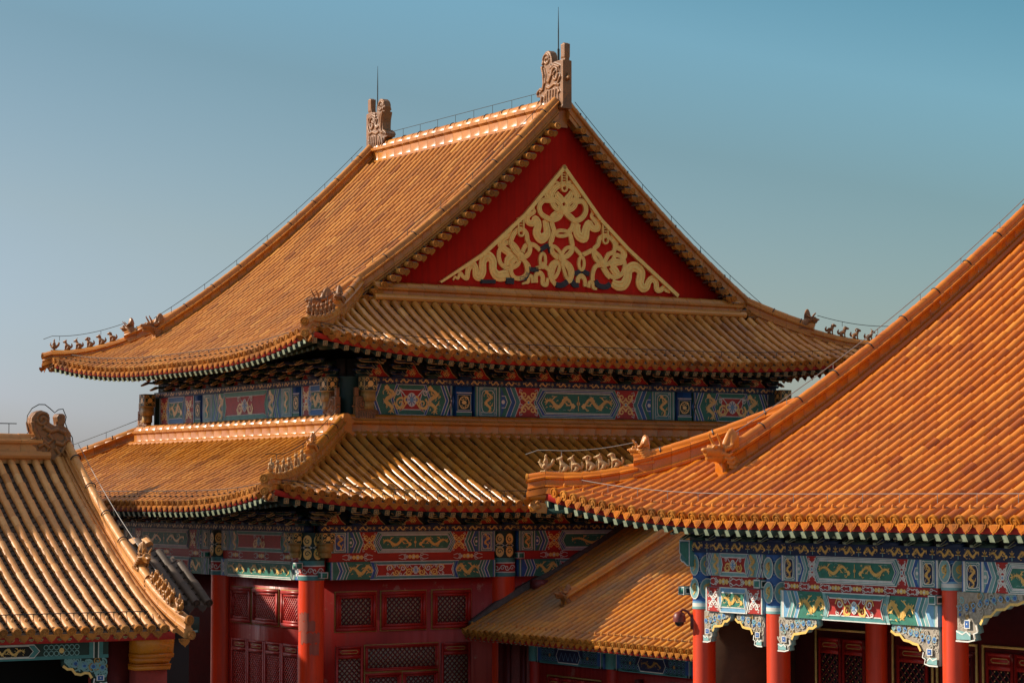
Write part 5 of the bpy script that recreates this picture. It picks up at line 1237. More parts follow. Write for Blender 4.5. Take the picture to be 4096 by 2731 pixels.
# ---- sculptures of the great hall
def top(f, h): return lambda s: f(s) + A(0, 0, h)
hd = lambda dr: math.atan2(-dr[1], -dr[0])
UP = "great hall's upper roof"
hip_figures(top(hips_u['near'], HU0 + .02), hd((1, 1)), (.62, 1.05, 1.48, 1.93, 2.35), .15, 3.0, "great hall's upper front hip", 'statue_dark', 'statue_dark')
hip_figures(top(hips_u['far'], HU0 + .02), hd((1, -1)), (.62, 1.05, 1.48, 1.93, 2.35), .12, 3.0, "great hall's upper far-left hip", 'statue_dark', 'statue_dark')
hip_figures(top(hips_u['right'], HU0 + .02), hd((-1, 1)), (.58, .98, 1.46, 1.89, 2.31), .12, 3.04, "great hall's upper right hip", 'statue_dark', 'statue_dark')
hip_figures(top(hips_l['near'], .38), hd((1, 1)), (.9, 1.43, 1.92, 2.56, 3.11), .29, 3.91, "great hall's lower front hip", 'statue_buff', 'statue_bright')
for (y, sg, lab) in ((66.0, 1, 'large maned dragon head ending the front verge ridge above the sunlit slope'), (78.66, 1, 'large maned dragon head ending the far verge ridge against the sky'), (66.0, -1, "large dragon head behind the ridge at the great hall's right gable foot")):
    p = chui_path(y, sg)[-1]; statue(HORN, 'horned_head', lab, 'dragon head', A(*p) + A(-.05 * sg, 0, .02), math.pi if sg == 1 else 0, 1.6, 0.05, 'statue_dark', 'horned dragon heads on the roofs')
d1 = statue(CHIW, 'ridge_dragon', 'tall carved dragon with curled tail at the gable peak end of the main ridge', 'ridge dragon', (CX, 65.62, 21.62), math.pi / 2, 1.0, 0, 'statue_dark', 'dragons ending the roof ridges')
d2 = statue(CHIW, 'ridge_dragon', 'tall carved dragon with curled tail at the far left end of the main ridge', 'ridge dragon', (CX, 79.05, 21.62), -math.pi / 2, 1.0, 0, 'statue_dark', 'dragons ending the roof ridges')
for (x, y, h_, lab) in ((34.33, 64.9, math.pi / 2, 'small curl-tailed dragon at the corner of the wall ridge, facing the sunlit side'), (34.75, 64.62, 0, 'small curl-tailed dragon at the corner of the wall ridge, on the shaded front side'), (34.33, 79.9, -math.pi / 2, 'small curl-tailed dragon at the far left end of the wall ridge')):
    statue(CHIW, 'ridge_dragon', lab, 'ridge dragon', (x, y, 10.95), h_, 0.50, 0, 'statue_dark', 'dragons ending the roof ridges')
for (tip, dr, z, lab) in (((XE, YE), (1, 1), 13.12, "snarling beast head capping the front corner rafter of the great hall's upper roof"), ((XE, YB), (1, -1), 13.10, "snarling beast head capping the far left corner rafter of the great hall's upper roof"), ((LXE, LYE), (1, 1), 8.52, "snarling beast head capping the front corner rafter of the great hall's lower roof")):
    head_piece((tip[0] + dr[0] * .06, tip[1] + dr[1] * .06, z), hd(dr), lab)
# lightning rods and cables
for (y, b, t, lab) in ((66.15, 22.6, 24.62, 'thin lightning rod rising beside the near ridge dragon'), (78.5, 22.4, 24.52, 'thin lightning rod with a thick socket beside the far ridge dragon')):
    r_ = thing('lightning_rod', lab, 'lightning rod', (CX, y, b), 'lightning rods on the main ridge')
    M = MB(); M.tube([(CX, y, b - .6), (CX, y, t - .8), (CX, y, t)], [.022, .020, .006], 'iron', 6); M.build('rod', r_, 60)
    M = MB(); M.tube([(CX, y, b + .25), (CX, y, b + .62)], .04, 'iron', 8); M.build('socket', r_, 60)
conductor([(CX, y, ZR + .92) for y in np.linspace(67.3, 77.3, 12)], .28, 1.25, "thin cable on short standoffs along the great hall's main ridge")
conductor([A(*p) + A(0, 0, .62) for p in chui_path(78.66)[1:]], .22, 1.55, 'thin cable following the far left verge ridge down from the ridge')
conductor([A(*p) + A(0, 0, .62) for p in chui_path(66.0, -1)[1:]], .22, 1.55, 'thin cable following the right verge ridge down against the sky')
conductor([A(*p) + A(-.12, 0, .60) for p in chui_path(66.0)[1:]], .15, 1.55, 'thin cable following the near verge ridge above the gold gable')
conductor([hips_u['far'](s) + A(0, 0, HU0 + .40) for s in np.linspace(-.3, 2.75, 10)], .12, 1.6, 'thin cable strung over the small beasts of the far left upper corner')
conductor([hips_u['right'](s) + A(0, 0, HU0 + .40) for s in np.linspace(-.3, 2.75, 10)], .12, 1.6, 'thin cable strung over the small beasts of the right upper corner')
conductor([hips_u['near'](s) + A(0, 0, HU0 + .40) for s in np.linspace(-.3, 2.75, 10)], .12, 1.6, 'thin cable strung over the small beasts of the front upper corner')
conductor([hips_l['near'](s) + A(0, 0, .36 + .42) for s in np.linspace(-.2, 6.6, 14)], .12, 2.4, 'thin cable strung over the small beasts of the lower front corner')
conductor([hips_l['far'](s) + A(0, 0, .56) for s in np.linspace(3.8, 7.0, 8)], .25, 1.5, 'thin cable along the far left hip of the lower roof')
conductor([front.P(t, front.d0(t) + .45, .12) for t in np.linspace(.4, front.L - .4, 60)], .10, .74, "thin cable above the shaded front eave of the great hall's upper roof")
conductor([left.P(t, left.d0(t) + .45, .12) for t in np.linspace(.4, left.L - .4, 60)], .10, .74, "thin cable above the sunlit left eave of the great hall's upper roof")
conductor([lfront.P(t, lfront.d0(t) + .45, .12) for t in np.linspace(.4, lfront.L - .4, 60)], .10, .74, "thin cable above the shaded front eave of the great hall's lower roof")
conductor([lleft.P(t, lleft.d0(t) + .45, .12) for t in np.linspace(.4, lleft.L - .4, 60)], .10, .74, "thin cable above the sunlit left eave of the great hall's lower roof")

# ================================================================== pillared hall (right foreground)
ph = thing('pillared_hall', 'sunlit orange-roofed hall with red pillars and painted beams, on the right', 'palace hall', (38, 36, 0))
BX, BYF, BYN = 30.75, 47.96, 21.5
PB = dict(z0=8.03, a=0.475, b=0.0137, lift=0.80, R=7.0, Dl=4.0, flare=0.3)
bs = Side((BX, BYF), (0, -1), (1, 0), BYF - BYN, ends=(True, False), **PB)
brow = [0.22 + PITCH * k for k in range(int((BYF - BYN - .4) / PITCH))]
BG = 43.58
slope(ph, bs, brow, lambda t: (13.8 if BYF - t < BG - .1 else bs.c(t) - .12), 'glaze_bright', 'pan_bright', nails='knob', tl=0.34, pan_step=0.3)
bn = Side((BX, BYF), (1, 0), (0, -1), 28.0, ends=(True, True), **PB)
slope(ph, bn, rows_for(28.0, PITCH), lambda t: min(bn.c(t) - .12, 4.1), 'glaze_bright', 'pan_bright', nails='knob', tl=0.34, pan_step=0.3)
def bz(d): return PB['z0'] + PB['a'] * (d - .3) + PB['b'] * max(0, d - .3) ** 2
M = MB(); M.grid([[(BX + 28 - d, y, bz(d)) for y in np.linspace(BG, BYN, 3)] for d in np.linspace(.3, 14, 12)], 'glaze_bright'); M.build('roof_slope', ph)
M = MB(); M.prism([(BX + d, BG - .2, bz(d) - .1) for d in np.linspace(3.8, 14, 12)] + [(BX + 28 - d, BG - .2, bz(d) - .1) for d in np.linspace(14, 3.8, 12)], (0, -1, 0), .2, 'red_wall'); M.build('gable_wall', ph)
M = MB(); ridge(M, [(BX + 14, y, bz(13.6)) for y in np.linspace(BG, BYN, 20)], 0.95, .46, 'glaze_bright', .15, .6); M.build('main_ridge', ph, 35)
vp = [(BX + d, BG, bz(d) + .03) for d in np.linspace(13.9, 1.95, 36)]
M = MB(); ridge(M, vp, 0.64, 0.34, 'glaze_bright', 0.125, 0.38); ties(M, vp, .64, .125, 1.25); M.build('verge_ridge', ph, 35)
# half round side courses along the verge ridge
M = MB()
for off, dz, r in ((-.24, .05, .09),): M.tube([(x, y + off, z + dz) for x, y, z in vp], r, 'glaze_bright', 10)
M.build('verge_course', ph, 40)
bh = hip_fn((BX, BYF), (1, -1), None, z0=8.03, lift=.80, R=7.0, Dl=4.0, a=.475, b=.0137)
hip(ph, bh, 6.2, .42, .64, 'glaze_bright', 2.25, r=.11, tie=1.3)
rafters(bs, brow, 2.6, ph, 'pale_green', fret=False, size=.14, dlen=1.6)
corner_beam(ph, (BX + .1, BYF - .1), (1, -1), 8.32)
BW = 33.5; BP = BW - .25
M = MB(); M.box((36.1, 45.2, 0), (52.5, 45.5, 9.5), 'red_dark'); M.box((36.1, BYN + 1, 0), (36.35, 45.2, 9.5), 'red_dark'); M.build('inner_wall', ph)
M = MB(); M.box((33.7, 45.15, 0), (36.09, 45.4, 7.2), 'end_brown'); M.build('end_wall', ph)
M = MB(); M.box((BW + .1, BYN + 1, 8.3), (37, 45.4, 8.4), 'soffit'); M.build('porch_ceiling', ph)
BC = (45.24, 42.49, 36.77, 31.05, 25.33)
def bcol(y, zt):
    M = MB(); M.cyl((BW, y), .262, 0, zt, 'red_column', 28); c = M.build('column', ph, 40)
    H = MB(); r = .272
    H.cyl((BW, y), r, zt + .004, zt + .06, 'pale_teal', 24); H.cyl((BW, y), r - .004, zt + .06, zt + .14, 'white', 24); H.cyl((BW, y), r - .008, zt + .14, zt + .18, 'pale_blue', 24); H.cyl((BW, y), r - .012, zt + .18, 7.22, 'blue', 24)
    n = int((7.2 - zt - .2) / .5) or 1
    for az in (180, 215, 250):
        nn = A(math.cos(math.radians(az)), math.sin(math.radians(az)), 0); eu = A(-nn[1], nn[0], 0)
        for i in range(n):
            P = Paint(H, A(BW, y, zt + .2 + (i + .5) * (7.2 - zt - .2) / n) + nn * (r - .008), eu, nn)
            if az != 215: P.disc(0, 0, .17, 'pale_teal', 1, 14, .235); P.ring(0, 0, .17, .025, 'white', 2, 14, .235); P.spiral(0, .02, .09, 1.6, 1, .04, 'gold', 3); P.line([(-.05, -.14), (.04, -.05), (-.02, .06), (.05, .13)], .035, 'gold', 3)
            else: P.spiral(0, .1, .07, 1.2, 0, .02, 'pale_blue', 1); P.spiral(0, -.1, .07, 1.2, 2, .02, 'pale_blue', 1)
    H.build('column_head', ph, 40)
for y, zt in zip(BC, (5.92, 5.92, 6.62, 6.62, 6.62)): bcol(y, zt)
BG1 = ('pale_teal', 'blue', 'teal', 'white'); BG2 = ('pale_blue', 'pale_teal', 'teal', 'white')
def bboard(y0, y1, z0, z1, n):
    M = MB(); O = A(BP + .05, y0, z0); W_ = y0 - y1
    M.obox(O + A(.001, 0, 0), (0, -W_, 0), (0, 0, z1 - z0), (.2, 0, 0), 'red_strip'); redboard(Paint(M, O, (0, -1, 0), (-1, 0, 0)), W_, z1 - z0, n); M.build('red_board', ph)
lintel(ph, 'l', BP, 44.80, 42.70, 6.71, 7.22, 'red_flower', BG1); bboard(44.7, 42.75, 6.452, 6.706, 2); lintel(ph, 'l', BP - .02, 44.80, 42.70, 5.90, 6.448, 'green_panel', BG2)
lintel(ph, 'l', BP, 42.06, 36.98, 6.66, 7.22, 'double_dragon', BG1); bboard(42.0, 37.05, 6.462, 6.656, 7); lintel(ph, 'l', BP - .02, 42.06, 36.98, 5.88, 6.458, 'red_scroll', BG2)
lintel(ph, 'l', BP, 36.28, 31.3, 6.62, 7.22, 'double_dragon', BG1); lintel(ph, 'l', BP, 30.8, 25.6, 6.62, 7.22, 'double_dragon', BG2)
strip(ph, 'l', BP - .06, 45.35, BYN + 1, 7.226, 7.50, 'dark_blue', step=.74)
M = MB(); M.box((BP - .1, 45.05, 7.51), (BP + .3, 45.3, 8.0), 'dark_green'); M.build('corner_block', ph)
# corner beam ends with stepped white-edged profile
M = MB()
pr = [(0, 0), (.42, 0), (.42, -.30), (.36, -.34), (.40, -.42), (.34, -.50), (.24, -.52), (.10, -.60), (0, -.60)]
M.prism([(33.45, 45.25 + a, 7.50 + b) for a, b in pr], (-1, 0, 0), .34, 'teal')
P = Paint(M, (33.11, 45.25, 7.50), (0, 1, 0), (-1, 0, 0)); P.line([(a * .9 + .02, b * .94 - .015) for a, b in pr], .03, 'white', 1, True); P.poly([(.06, -.06), (.36, -.06), (.36, -.28), (.06, -.5)], 'green', 2)
P = Paint(M, (33.45, 45.67, 7.20), (-1, 0, 0), (0, 1, 0)); P.rect(.02, .02, .32, .28, 'white', 1); P.rect(.05, .05, .29, .25, 'teal', 2)
M.build('beam_end', ph)
def btenon(y, z, x=BP - .12, w=.24):
    M = MB(); M.box((x, y - w / 2, z - .1), (x + .3, y + w / 2, z + .1), 'teal'); P = Paint(M, (x, y + w / 2, z - .1), (0, -1, 0), (-1, 0, 0)); P.line([(.02, .02), (w - .02, .02), (w - .02, .18), (.02, .18)], .03, 'white', 1, True); P.rect(.06, .06, w - .06, .14, 'green', 2)
    Q = Paint(M, (x + .3, y - w / 2, z - .1), (-1, 0, 0), (0, -1, 0)); Q.rect(.02, .02, .28, .18, 'white', 1); Q.rect(.05, .05, .25, .15, 'dark_green', 2); M.build('beam_tenon', ph)
btenon(45.62, 6.33); btenon(42.78, 6.57); btenon(37.05, 6.42)
def queti(y, sg, zt, L, h, parent, x=BP + .06, pal=('white', 'pale_teal'), th=.13, along='y', ed='gold'):
    """carved corner brace under a lintel: pierced-looking scrolls, scalloped gilt edge, footed block"""
    base = [(0, 0), (L, 0), (L, -.13), (L * .90, -.20), (L * .80, -.20), (L * .72, -.30), (L * .60, -.32), (L * .52, -h * .46), (L * .42, -h * .48), (L * .36, -h * .64), (L * .30, -h * .66), (L * .32, -h * .80), (L * .26, -h * .84), (L * .28, -h * .96), (L * .18, -h), (0, -h)]
    M = MB(); en = A(-1, 0, 0) if along == 'y' else A(0, -1, 0); eu = A(0, sg, 0) if along == 'y' else A(sg, 0, 0)
    O = A(x, y, zt) if along == 'y' else A(y, x, zt)
    M.prism([O + eu * a + A(0, 0, b) for a, b in base], -en, th, pal[1])
    P = Paint(M, O, eu, en)
    P.poly([(a * .97 + .005, b * .97 - .005) for a, b in base], 'cream' if pal[0] == 'white' else 'dark_green', 1)
    P.line(base[2:10], .055, ed, 12)
    P.line(base[10:], .03, 'white', 12.5)
    random.seed(int(y * 100) % 997)
    for i in range(46):
        a = random.uniform(.04, L * .95); lim = np.interp(a, [0, L * .3, L * .6, L], [h * .78, h * .58, .26, .10])
        b = -random.uniform(.03, max(.04, lim - .05)); r = random.uniform(.05, .10)
        P.spiral(a, b, min(r, lim * .5), random.uniform(1.0, 1.5), random.uniform(0, 6), .034, ('ivory' if pal[0] == 'white' else pal[0]) if i % 5 else ('pale_teal' if i % 2 else 'old_gold'), 2 + i * .15, random.choice((-1, 1)))
    for i in range(max(3, int(L * 5))):
        a = L * (i + .6) / (int(L * 5) + 1); lim = np.interp(a, [0, L * .3, L * .6, L], [h * .7, h * .52, .24, .10]); P.disc(a, -lim * random.uniform(.3, .7), .036, 'blue', 9 + i * .2); P.ring(a, -lim * .5, .05, .02, 'pale_blue', 9.1 + i * .2)
    c = L * .17
    P.rect(c - .085, -h * .74, c + .085, -h * .56, 'white', 13); P.rect(c - .06, -h * .72, c + .06, -h * .58, 'blue', 14); P.rect(c - .015, -h * .66, c + .015, -h * .63, 'white', 15)
    P.poly([(.02, -h * .78), (L * .22, -h * .82), (L * .22, -h * .96), (.02, -h * .97)], 'pale_teal', 13); P.line([(.02, -h * .80), (L * .10, -h * .86), (L * .16, -h * .80), (L * .22, -h * .88)], .03, 'white', 14)
    return M.build('corner_brace', parent)
queti(44.97, -1, 5.89, 1.02, .70, ph); queti(42.77, 1, 5.89, .98, .70, ph); queti(42.22, -1, 5.87, 1.35, .74, ph); queti(37.04, 1, 5.87, 1.42, .78, ph); queti(36.50, -1, 6.61, 1.95, .98, ph); queti(31.32, 1, 6.61, 1.95, .98, ph)
bb = [45.0 - .96 * k for k in range(0, 24)]
brackets(ph, (BP - .02, 0, 7.50), (0, 1, 0), (-1, 0, 0), bb, .50, .95, 1.0, 'dark_green', 'dark_blue', 'pale_green')
M = MB(); M.box((BP + .02, BYN + 1, 7.5), (BP + .1, 45.2, 8.3), 'soffit'); M.build('pearl_board', ph)
# inner wall joinery in the shade of the porch
def gilt(parent, y0, y1, z0, z1, x=36.08):
    M = MB()
    for (a, b, c, d) in ((y0, y0 - .05, z0, z1), (y1 + .05, y1, z0, z1)): M.box((x - .04, b, c), (x, a, d), 'gold')
    M.box((x - .04, y1 + .05, z1 - .05), (x, y0 - .05, z1), 'gold'); return M.build('gilt_frame', parent)
gilt(ph, 44.36, 42.5, 1, 5.46)
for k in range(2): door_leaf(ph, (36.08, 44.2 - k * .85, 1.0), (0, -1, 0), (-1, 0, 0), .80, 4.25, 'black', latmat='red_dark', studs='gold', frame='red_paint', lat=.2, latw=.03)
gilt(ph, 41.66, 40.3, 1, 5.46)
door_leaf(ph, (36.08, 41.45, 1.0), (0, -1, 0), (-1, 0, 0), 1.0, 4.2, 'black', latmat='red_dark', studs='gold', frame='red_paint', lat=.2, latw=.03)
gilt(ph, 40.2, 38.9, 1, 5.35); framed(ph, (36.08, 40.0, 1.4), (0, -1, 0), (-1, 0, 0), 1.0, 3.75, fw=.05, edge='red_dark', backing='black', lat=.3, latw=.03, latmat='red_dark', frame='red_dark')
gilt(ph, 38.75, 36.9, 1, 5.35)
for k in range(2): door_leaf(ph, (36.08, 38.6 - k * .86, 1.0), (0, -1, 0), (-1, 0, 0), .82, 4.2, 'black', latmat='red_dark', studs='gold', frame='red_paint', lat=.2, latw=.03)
for y in (42.1, 36.5, 30.8): M = MB(); M.cyl((36.0, y), .26, 0, 8.3, 'red_column', 24); M.build('inner_column', ph, 40)
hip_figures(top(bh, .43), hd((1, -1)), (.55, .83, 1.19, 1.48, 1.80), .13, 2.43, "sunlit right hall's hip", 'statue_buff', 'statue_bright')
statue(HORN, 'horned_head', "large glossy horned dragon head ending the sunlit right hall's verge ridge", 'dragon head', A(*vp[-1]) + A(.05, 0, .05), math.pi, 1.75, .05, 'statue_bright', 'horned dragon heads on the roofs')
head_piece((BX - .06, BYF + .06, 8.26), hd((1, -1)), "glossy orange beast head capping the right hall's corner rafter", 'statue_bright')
conductor([bh(s) + A(0, 0, .42 + .40) for s in np.linspace(-.35, 2.3, 10)], .10, 2.2, "pale cable strung over the small beasts of the sunlit right hall", mat='cable')
conductor([A(*p) + A(0, 0, .64) for p in vp[1:-1]], .18, 1.6, "thin cable following the right hall's verge ridge up to the frame edge", mat='cable')
conductor([bs.P(t, bs.d0(t) + .55, .12) for t in np.linspace(.3, bs.L - .3, 60)], .14, 1.1, "pale cable along the sunlit right hall's eave", r=.008, mat='cable')
# dome camera on the corner pillar
cm = thing('security_camera', 'dark red dome security camera on an arm beside the corner pillar', 'security camera', (33.2, 45.4, 5.7))
dv = A(-.848, .53, 0); c0 = A(BW, 45.24, 0)
M = MB(); M.obox(c0 + dv * .25 + A(-.05, -.05, 5.45), (.1, 0, 0), (0, .1, 0), (0, 0, .34), 'camera_shell'); M.build('wall_mount', cm)
M = MB(); M.tube([c0 + dv * .28 + A(0, 0, 5.72), c0 + dv * .38 + A(0, 0, 5.86), c0 + dv * .50 + A(0, 0, 5.90), c0 + dv * .57 + A(0, 0, 5.84)], .03, 'camera_shell', 8); M.build('arm', cm, 50)
M = MB(); q = c0 + dv * .57; M.tube([q + A(0, 0, z) for z in (5.86, 5.84, 5.78, 5.70, 5.62)], [.03, .09, .135, .15, .145], 'camera_shell', 16); M.build('housing', cm, 50)
M = MB(); M.ell(q + A(0, 0, 5.61), (.11, .11, .10), 'glass_dark', 14); M.build('lens_dome', cm, 60)

# ================================================================== side hall between the two
sh = thing('side_hall', 'low orange-tiled side hall between the great hall and the pillared hall', 'side hall', (40, 55, 0))
SP = dict(z0=4.50, a=0.47, b=0.006, lift=0, R=1, Dl=1, flare=0.0)
ss = Side((37.05, 62.02), (0, -1), (1, 0), 15.0, ends=(False, False), **SP)
srow = [0.12 + .312 * k for k in range(47)]
slope(sh, ss, srow, lambda t: 6.9, 'glaze_side', 'glaze_side', r=.098, tl=.36, nails='knob', pan_step=.3, p=.312, dw=.23)
cp = [(37.05 + d, 58.95, ss.z(d, 99) + .02) for d in np.linspace(7.0, 1.55, 16)]
M = MB(); ridge(M, cp, .50, .30, 'glaze_side', .115, .40); M.build('verge_ridge', sh, 35)
M = MB(); M.prism([(37.4 + d, 62.03, ss.z(d + .35, 99) - .2) for d in (0, 6.8)] + [(37.4 + d, 62.03, ss.z(d + .35, 99) + z) for d, z in ((6.8, .22), (3.0, .20), (1.3, .30), (0, .12))], (0, 1, 0), .3, 'mortar'); M.build('flashing', sh)
rafters(ss, [.1 + .25 * k for k in range(59)], 1.3, sh, 'pale_green', fret=False, size=.095, under=.16, dlen=1.2)
M = MB(); M.box((38.32, 47.2, 0), (38.6, 62.0, 4.75), 'red_paint'); M.build('wall', sh)
M = MB(); M.box((38.25, 60.28, 0), (38.318, 61.98, 4.6), 'pink_plaster'); M.box((38.17, 61.25, 0), (38.25, 61.62, 4.6), 'red_dark'); M.box((38.15, 60.40, 0), (38.25, 60.62, 4.6), 'red_dark'); M.build('plain_wall', sh)
DK = ('dark_blue', 'blue', 'teal', 'teal')
def dim_beam(y0, y1, gold):
    M = MB(); O = A(38.16, y0, 3.70); W_ = y0 - y1; H = .50
    M.obox(O, (0, -W_, 0), (0, 0, H), (.18, 0, 0), 'blue'); P = Paint(M, O, (0, -1, 0), (-1, 0, 0)); P.rect(0, 0, W_, H, 'blue', 1); P.rect(0, 0, W_, H * .14, 'teal', 2)
    hoops(P, 0, .2, H, ['teal', 'blue']); hoops(P, W_ - .2, .2, H, ['blue', 'teal'])
    for s in (0, 1):
        f = (lambda u: u) if s == 0 else (lambda u: W_ - u)
        P.rect(min(f(.3), f(W_ * .33)), .03, max(f(.3), f(W_ * .33)), H - .02, 'dark_blue', 2)
        for i in range(9):
            a = .36 + (W_ * .33 - .42) * (i % 5) / 4; b = H * (.28 if i < 5 else .70)
            P.ring(f(a), b, .09, .02, 'teal', 3, 10)
            P.ring(f(a), b, .045, .016, 'pale_blue', 3, 8)
        P.disc(f(.34 + W_ * .12), H * .5, .05, 'old_gold', 4)
    octa(P, W_ * .32, W_ * .68, H * .12, H * .88, .12, 'dark_blue', 5, .025)
    if gold: dragon(P, W_ / 2, H / 2, W_ * .26, H * .5, 8, mat='old_gold', clouds=False)
    else:
        for i in range(5): P.line([(W_ * (.37 + .065 * i), H * .25), (W_ * (.40 + .065 * i), H * .7), (W_ * (.435 + .065 * i), H * .25)], .02, 'pale_blue', 7)
    M.build('painted_beam', sh)
dim_beam(59.75, 56.28, False); dim_beam(55.70, 52.1, True); dim_beam(51.6, 48.2, False)
for y in (60.0, 56.0, 51.85): M = MB(); M.cyl((38.3, y), .2, 3.72, 4.25, 'teal', 20); M.cyl((38.3, y), .192, 4.252, 4.4, 'dark_blue', 20); M.cyl((38.32, y), .19, 0, 3.71, 'red_paint', 20); M.build('column', sh, 40)
brackets(sh, (38.2, 0, 4.16), (0, 1, 0), (-1, 0, 0), [59.4 - .72 * k for k in range(16)], .26, .4, .6, 'dark_blue', 'dark_green', 'teal')
for y0 in (59.3, 55.3): 
    gm = MB(); gm.box((38.26, y0 - 2.75, 3.33), (38.30, y0 + .02, 3.37), 'old_gold'); gm.box((38.26, y0 - .02, .5), (38.30, y0 + .02, 3.328), 'old_gold'); gm.build('gilt_frame', sh)
    for k in range(4): door_leaf(sh, (38.30, y0 - .05 - k * .68, .8), (0, -1, 0), (-1, 0, 0), .64, 2.5, 'glass_dark', studs=None)
for y in (54.6, 53.1): M = MB(); M.box((38.12, y - .08, 3.26), (38.3, y + .08, 3.52), 'red_dark'); M.build('lock_block', sh)
statue(HORN, 'horned_head', 'horned dragon head at the foot of the low side hall\'s verge ridge', 'dragon head', A(*cp[-1]) + A(-.05, 0, .08), math.pi, 1.02, .1, 'statue_dark', 'horned dragon heads on the roofs')
jb = MB(); jb.box((39.35, 61.55, 5.72), (39.75, 61.95, 6.0), 'camera_shell'); jb.tube([(39.4, 61.7, 5.72), (39.1, 61.8, 5.5), (38.9, 61.9, 5.35)], .02, 'black', 6); tag(jb.build('junction_box', None), 'small dark red box on the mortar beside the great hall wall', 'junction box')

# ================================================================== gate hall (left foreground)
gh = thing('gate_hall', 'gate hall with a sunlit tiled roof and glazed end pier, lower left', 'gate hall', (15, 50, 0))
GP = dict(z0=5.80, a=0.42, b=0.028, lift=0, R=1, Dl=1, flare=0.0)
gs = Side((7.0, 46.0), (1, 0), (0, 1), 13.62, ends=(False, False), **GP)
GPI = .287
grow = sorted([13.33 - GPI * k for k in range(46)])
slope(gh, gs, grow, lambda t: 6.0, 'glaze_gate', 'pan_gate', r=.086, tl=.27, nails='knob', pan_step=.16, p=GPI, dw=.22)
def gz(d): return GP['z0'] + GP['a'] * d + GP['b'] * d * d
M = MB(); M.grid([[(x, 58.2 - d, gz(d)) for x in np.linspace(7, 20.6, 3)] for d in np.linspace(0, 6.1, 10)], 'glaze_gate'); M.build('roof_slope', gh)
M = MB(); ridge(M, [(x, 52.1, 9.36) for x in np.linspace(7.0, 19.95, 30)], .56, .36, 'glaze_gate', .10, .5); M.tube([(x, 51.85, 9.42) for x in np.linspace(7, 20.1, 6)], .09, 'glaze_gate', 10); M.build('main_ridge', gh, 35)
gp1 = [(20.60, 46.0 + d, gz(d) + .03) for d in np.linspace(6.0, 1.4, 24)]; gp2 = [(20.60 + max(0, .9 - d) * .12, 46.0 + d, gz(max(d, 0)) + .03 + min(0, d) * .3) for d in np.linspace(1.5, -.30, 10)]
M = MB(); ridge(M, gp1, .40, .17, 'glaze_gate', .09, .34); ties(M, gp1, .42, .105, 1.1)
ridge(M, gp2, .33, .17, 'glaze_gate', .085, .34)
M.tube([(20.44, y, z + .03) for x, y, z in gp1 + gp2], .05, 'glaze_gate', 10); M.tube([(20.76, y, z - .02) for x, y, z in gp1 + gp2], .05, 'glaze_gate', 10)
e0 = A(*gp2[-1]); disc(M, e0 + A(.01, -.03, .24), A(0.35, -.94, 0), A(.94, .35, 0), A(0, 0, 1), .105, 'glaze_gate'); M.tube([e0 + A(.02, .3, -.02), e0 + A(.06, -.02, -.06)], .085, 'glaze_gate', 12); disc(M, e0 + A(.06, -.03, -.06), A(.35, -.94, 0), A(.94, .35, 0), A(0, 0, 1), .095, 'glaze_gate'); drip(M, e0 + A(-.10, -.02, -.14), A(1, 0, 0), A(0, -1, 0), .24, 'glaze_gate')
M.build('verge_ridge', gh, 35)
rafters(gs, [.1 + .2 * k for k in range(64)], .9, gh, 'gold_line', size=.10, under=.13, dlen=.9)
M = MB(); M.prism([(20.55, 46.95, 0), (20.55, 57.2, 0), (20.55, 57.2, 6.2)] + [(20.55, 52.1 + s, gz(6.1 - abs(s)) - .1) for s in (3, 0, -3)] + [(20.55, 46.95, 6.1)], (1, 0, 0), .2, 'pier_plaster'); M.build('gable_wall', gh)
def tap(M, z0, z1, a0, a1, mat):   # a tapered course of the pier: a = (x0, x1, yfront)
    (p0, p1, pf), (q0, q1, qf) = a0, a1; yb = 47.4
    M.add([(p0, pf, z0), (p1, pf, z0), (p1, yb, z0), (p0, yb, z0), (q0, qf, z1), (q1, qf, z1), (q1, yb, z1), (q0, yb, z1)], [(0, 3, 2, 1), (4, 5, 6, 7), (0, 1, 5, 4), (1, 2, 6, 5), (2, 3, 7, 6), (3, 0, 4, 7)], mat)
M = MB(); x0, x1 = 20.0, 20.72
tap(M, 5.28, 5.72, (x0 - .01, x1 + .02, 46.42), (x0, x1, 46.30), 'glaze_bright'); tap(M, 5.19, 5.276, (x0 - .02, x1 + .03, 46.42), (x0 - .02, x1 + .03, 46.40), 'glaze_bright'); tap(M, 5.06, 5.186, (x0, x1, 46.60), (x0 - .01, x1 + .01, 46.46), 'glaze_bright'); tap(M, 5.02, 5.056, (x0 - .03, x1 + .03, 46.54), (x0 - .03, x1 + .03, 46.54), 'glaze_bright'); tap(M, 4.93, 5.016, (x0 - .02, x1 + .02, 46.58), (x0 - .03, x1 + .03, 46.56), 'glaze_bright')
M.obox((x0 + .345, 46.405, 5.36), (.02, 0, 0), (0, -.03, .32), (0, .05, 0), 'soffit')
pier = M.build('glazed_pier', gh); M = MB(); M.box((x0 + .01, 46.66, 0), (x1 - .01, 47.4, 4.926), 'pier_plaster'); M.build('pier', gh)
M = MB(); M.box((19.52, 46.98, 0), (20.0, 47.3, 5.9), 'red_dark'); M.box((7, 48.2, 0), (19.6, 48.4, 6.3), 'black'); M.build('wall', gh)
M = MB(); O = A(7.6, 46.9, 5.20); W_ = 11.9; H = .34
M.obox(O, (W_, 0, 0), (0, 0, H), (0, .2, 0), 'dark_green'); P = Paint(M, O, (1, 0, 0), (0, -1, 0)); P.rect(0, 0, W_, H, 'dark_green', 1); P.rect(0, 0, W_, .07, 'teal', 2)
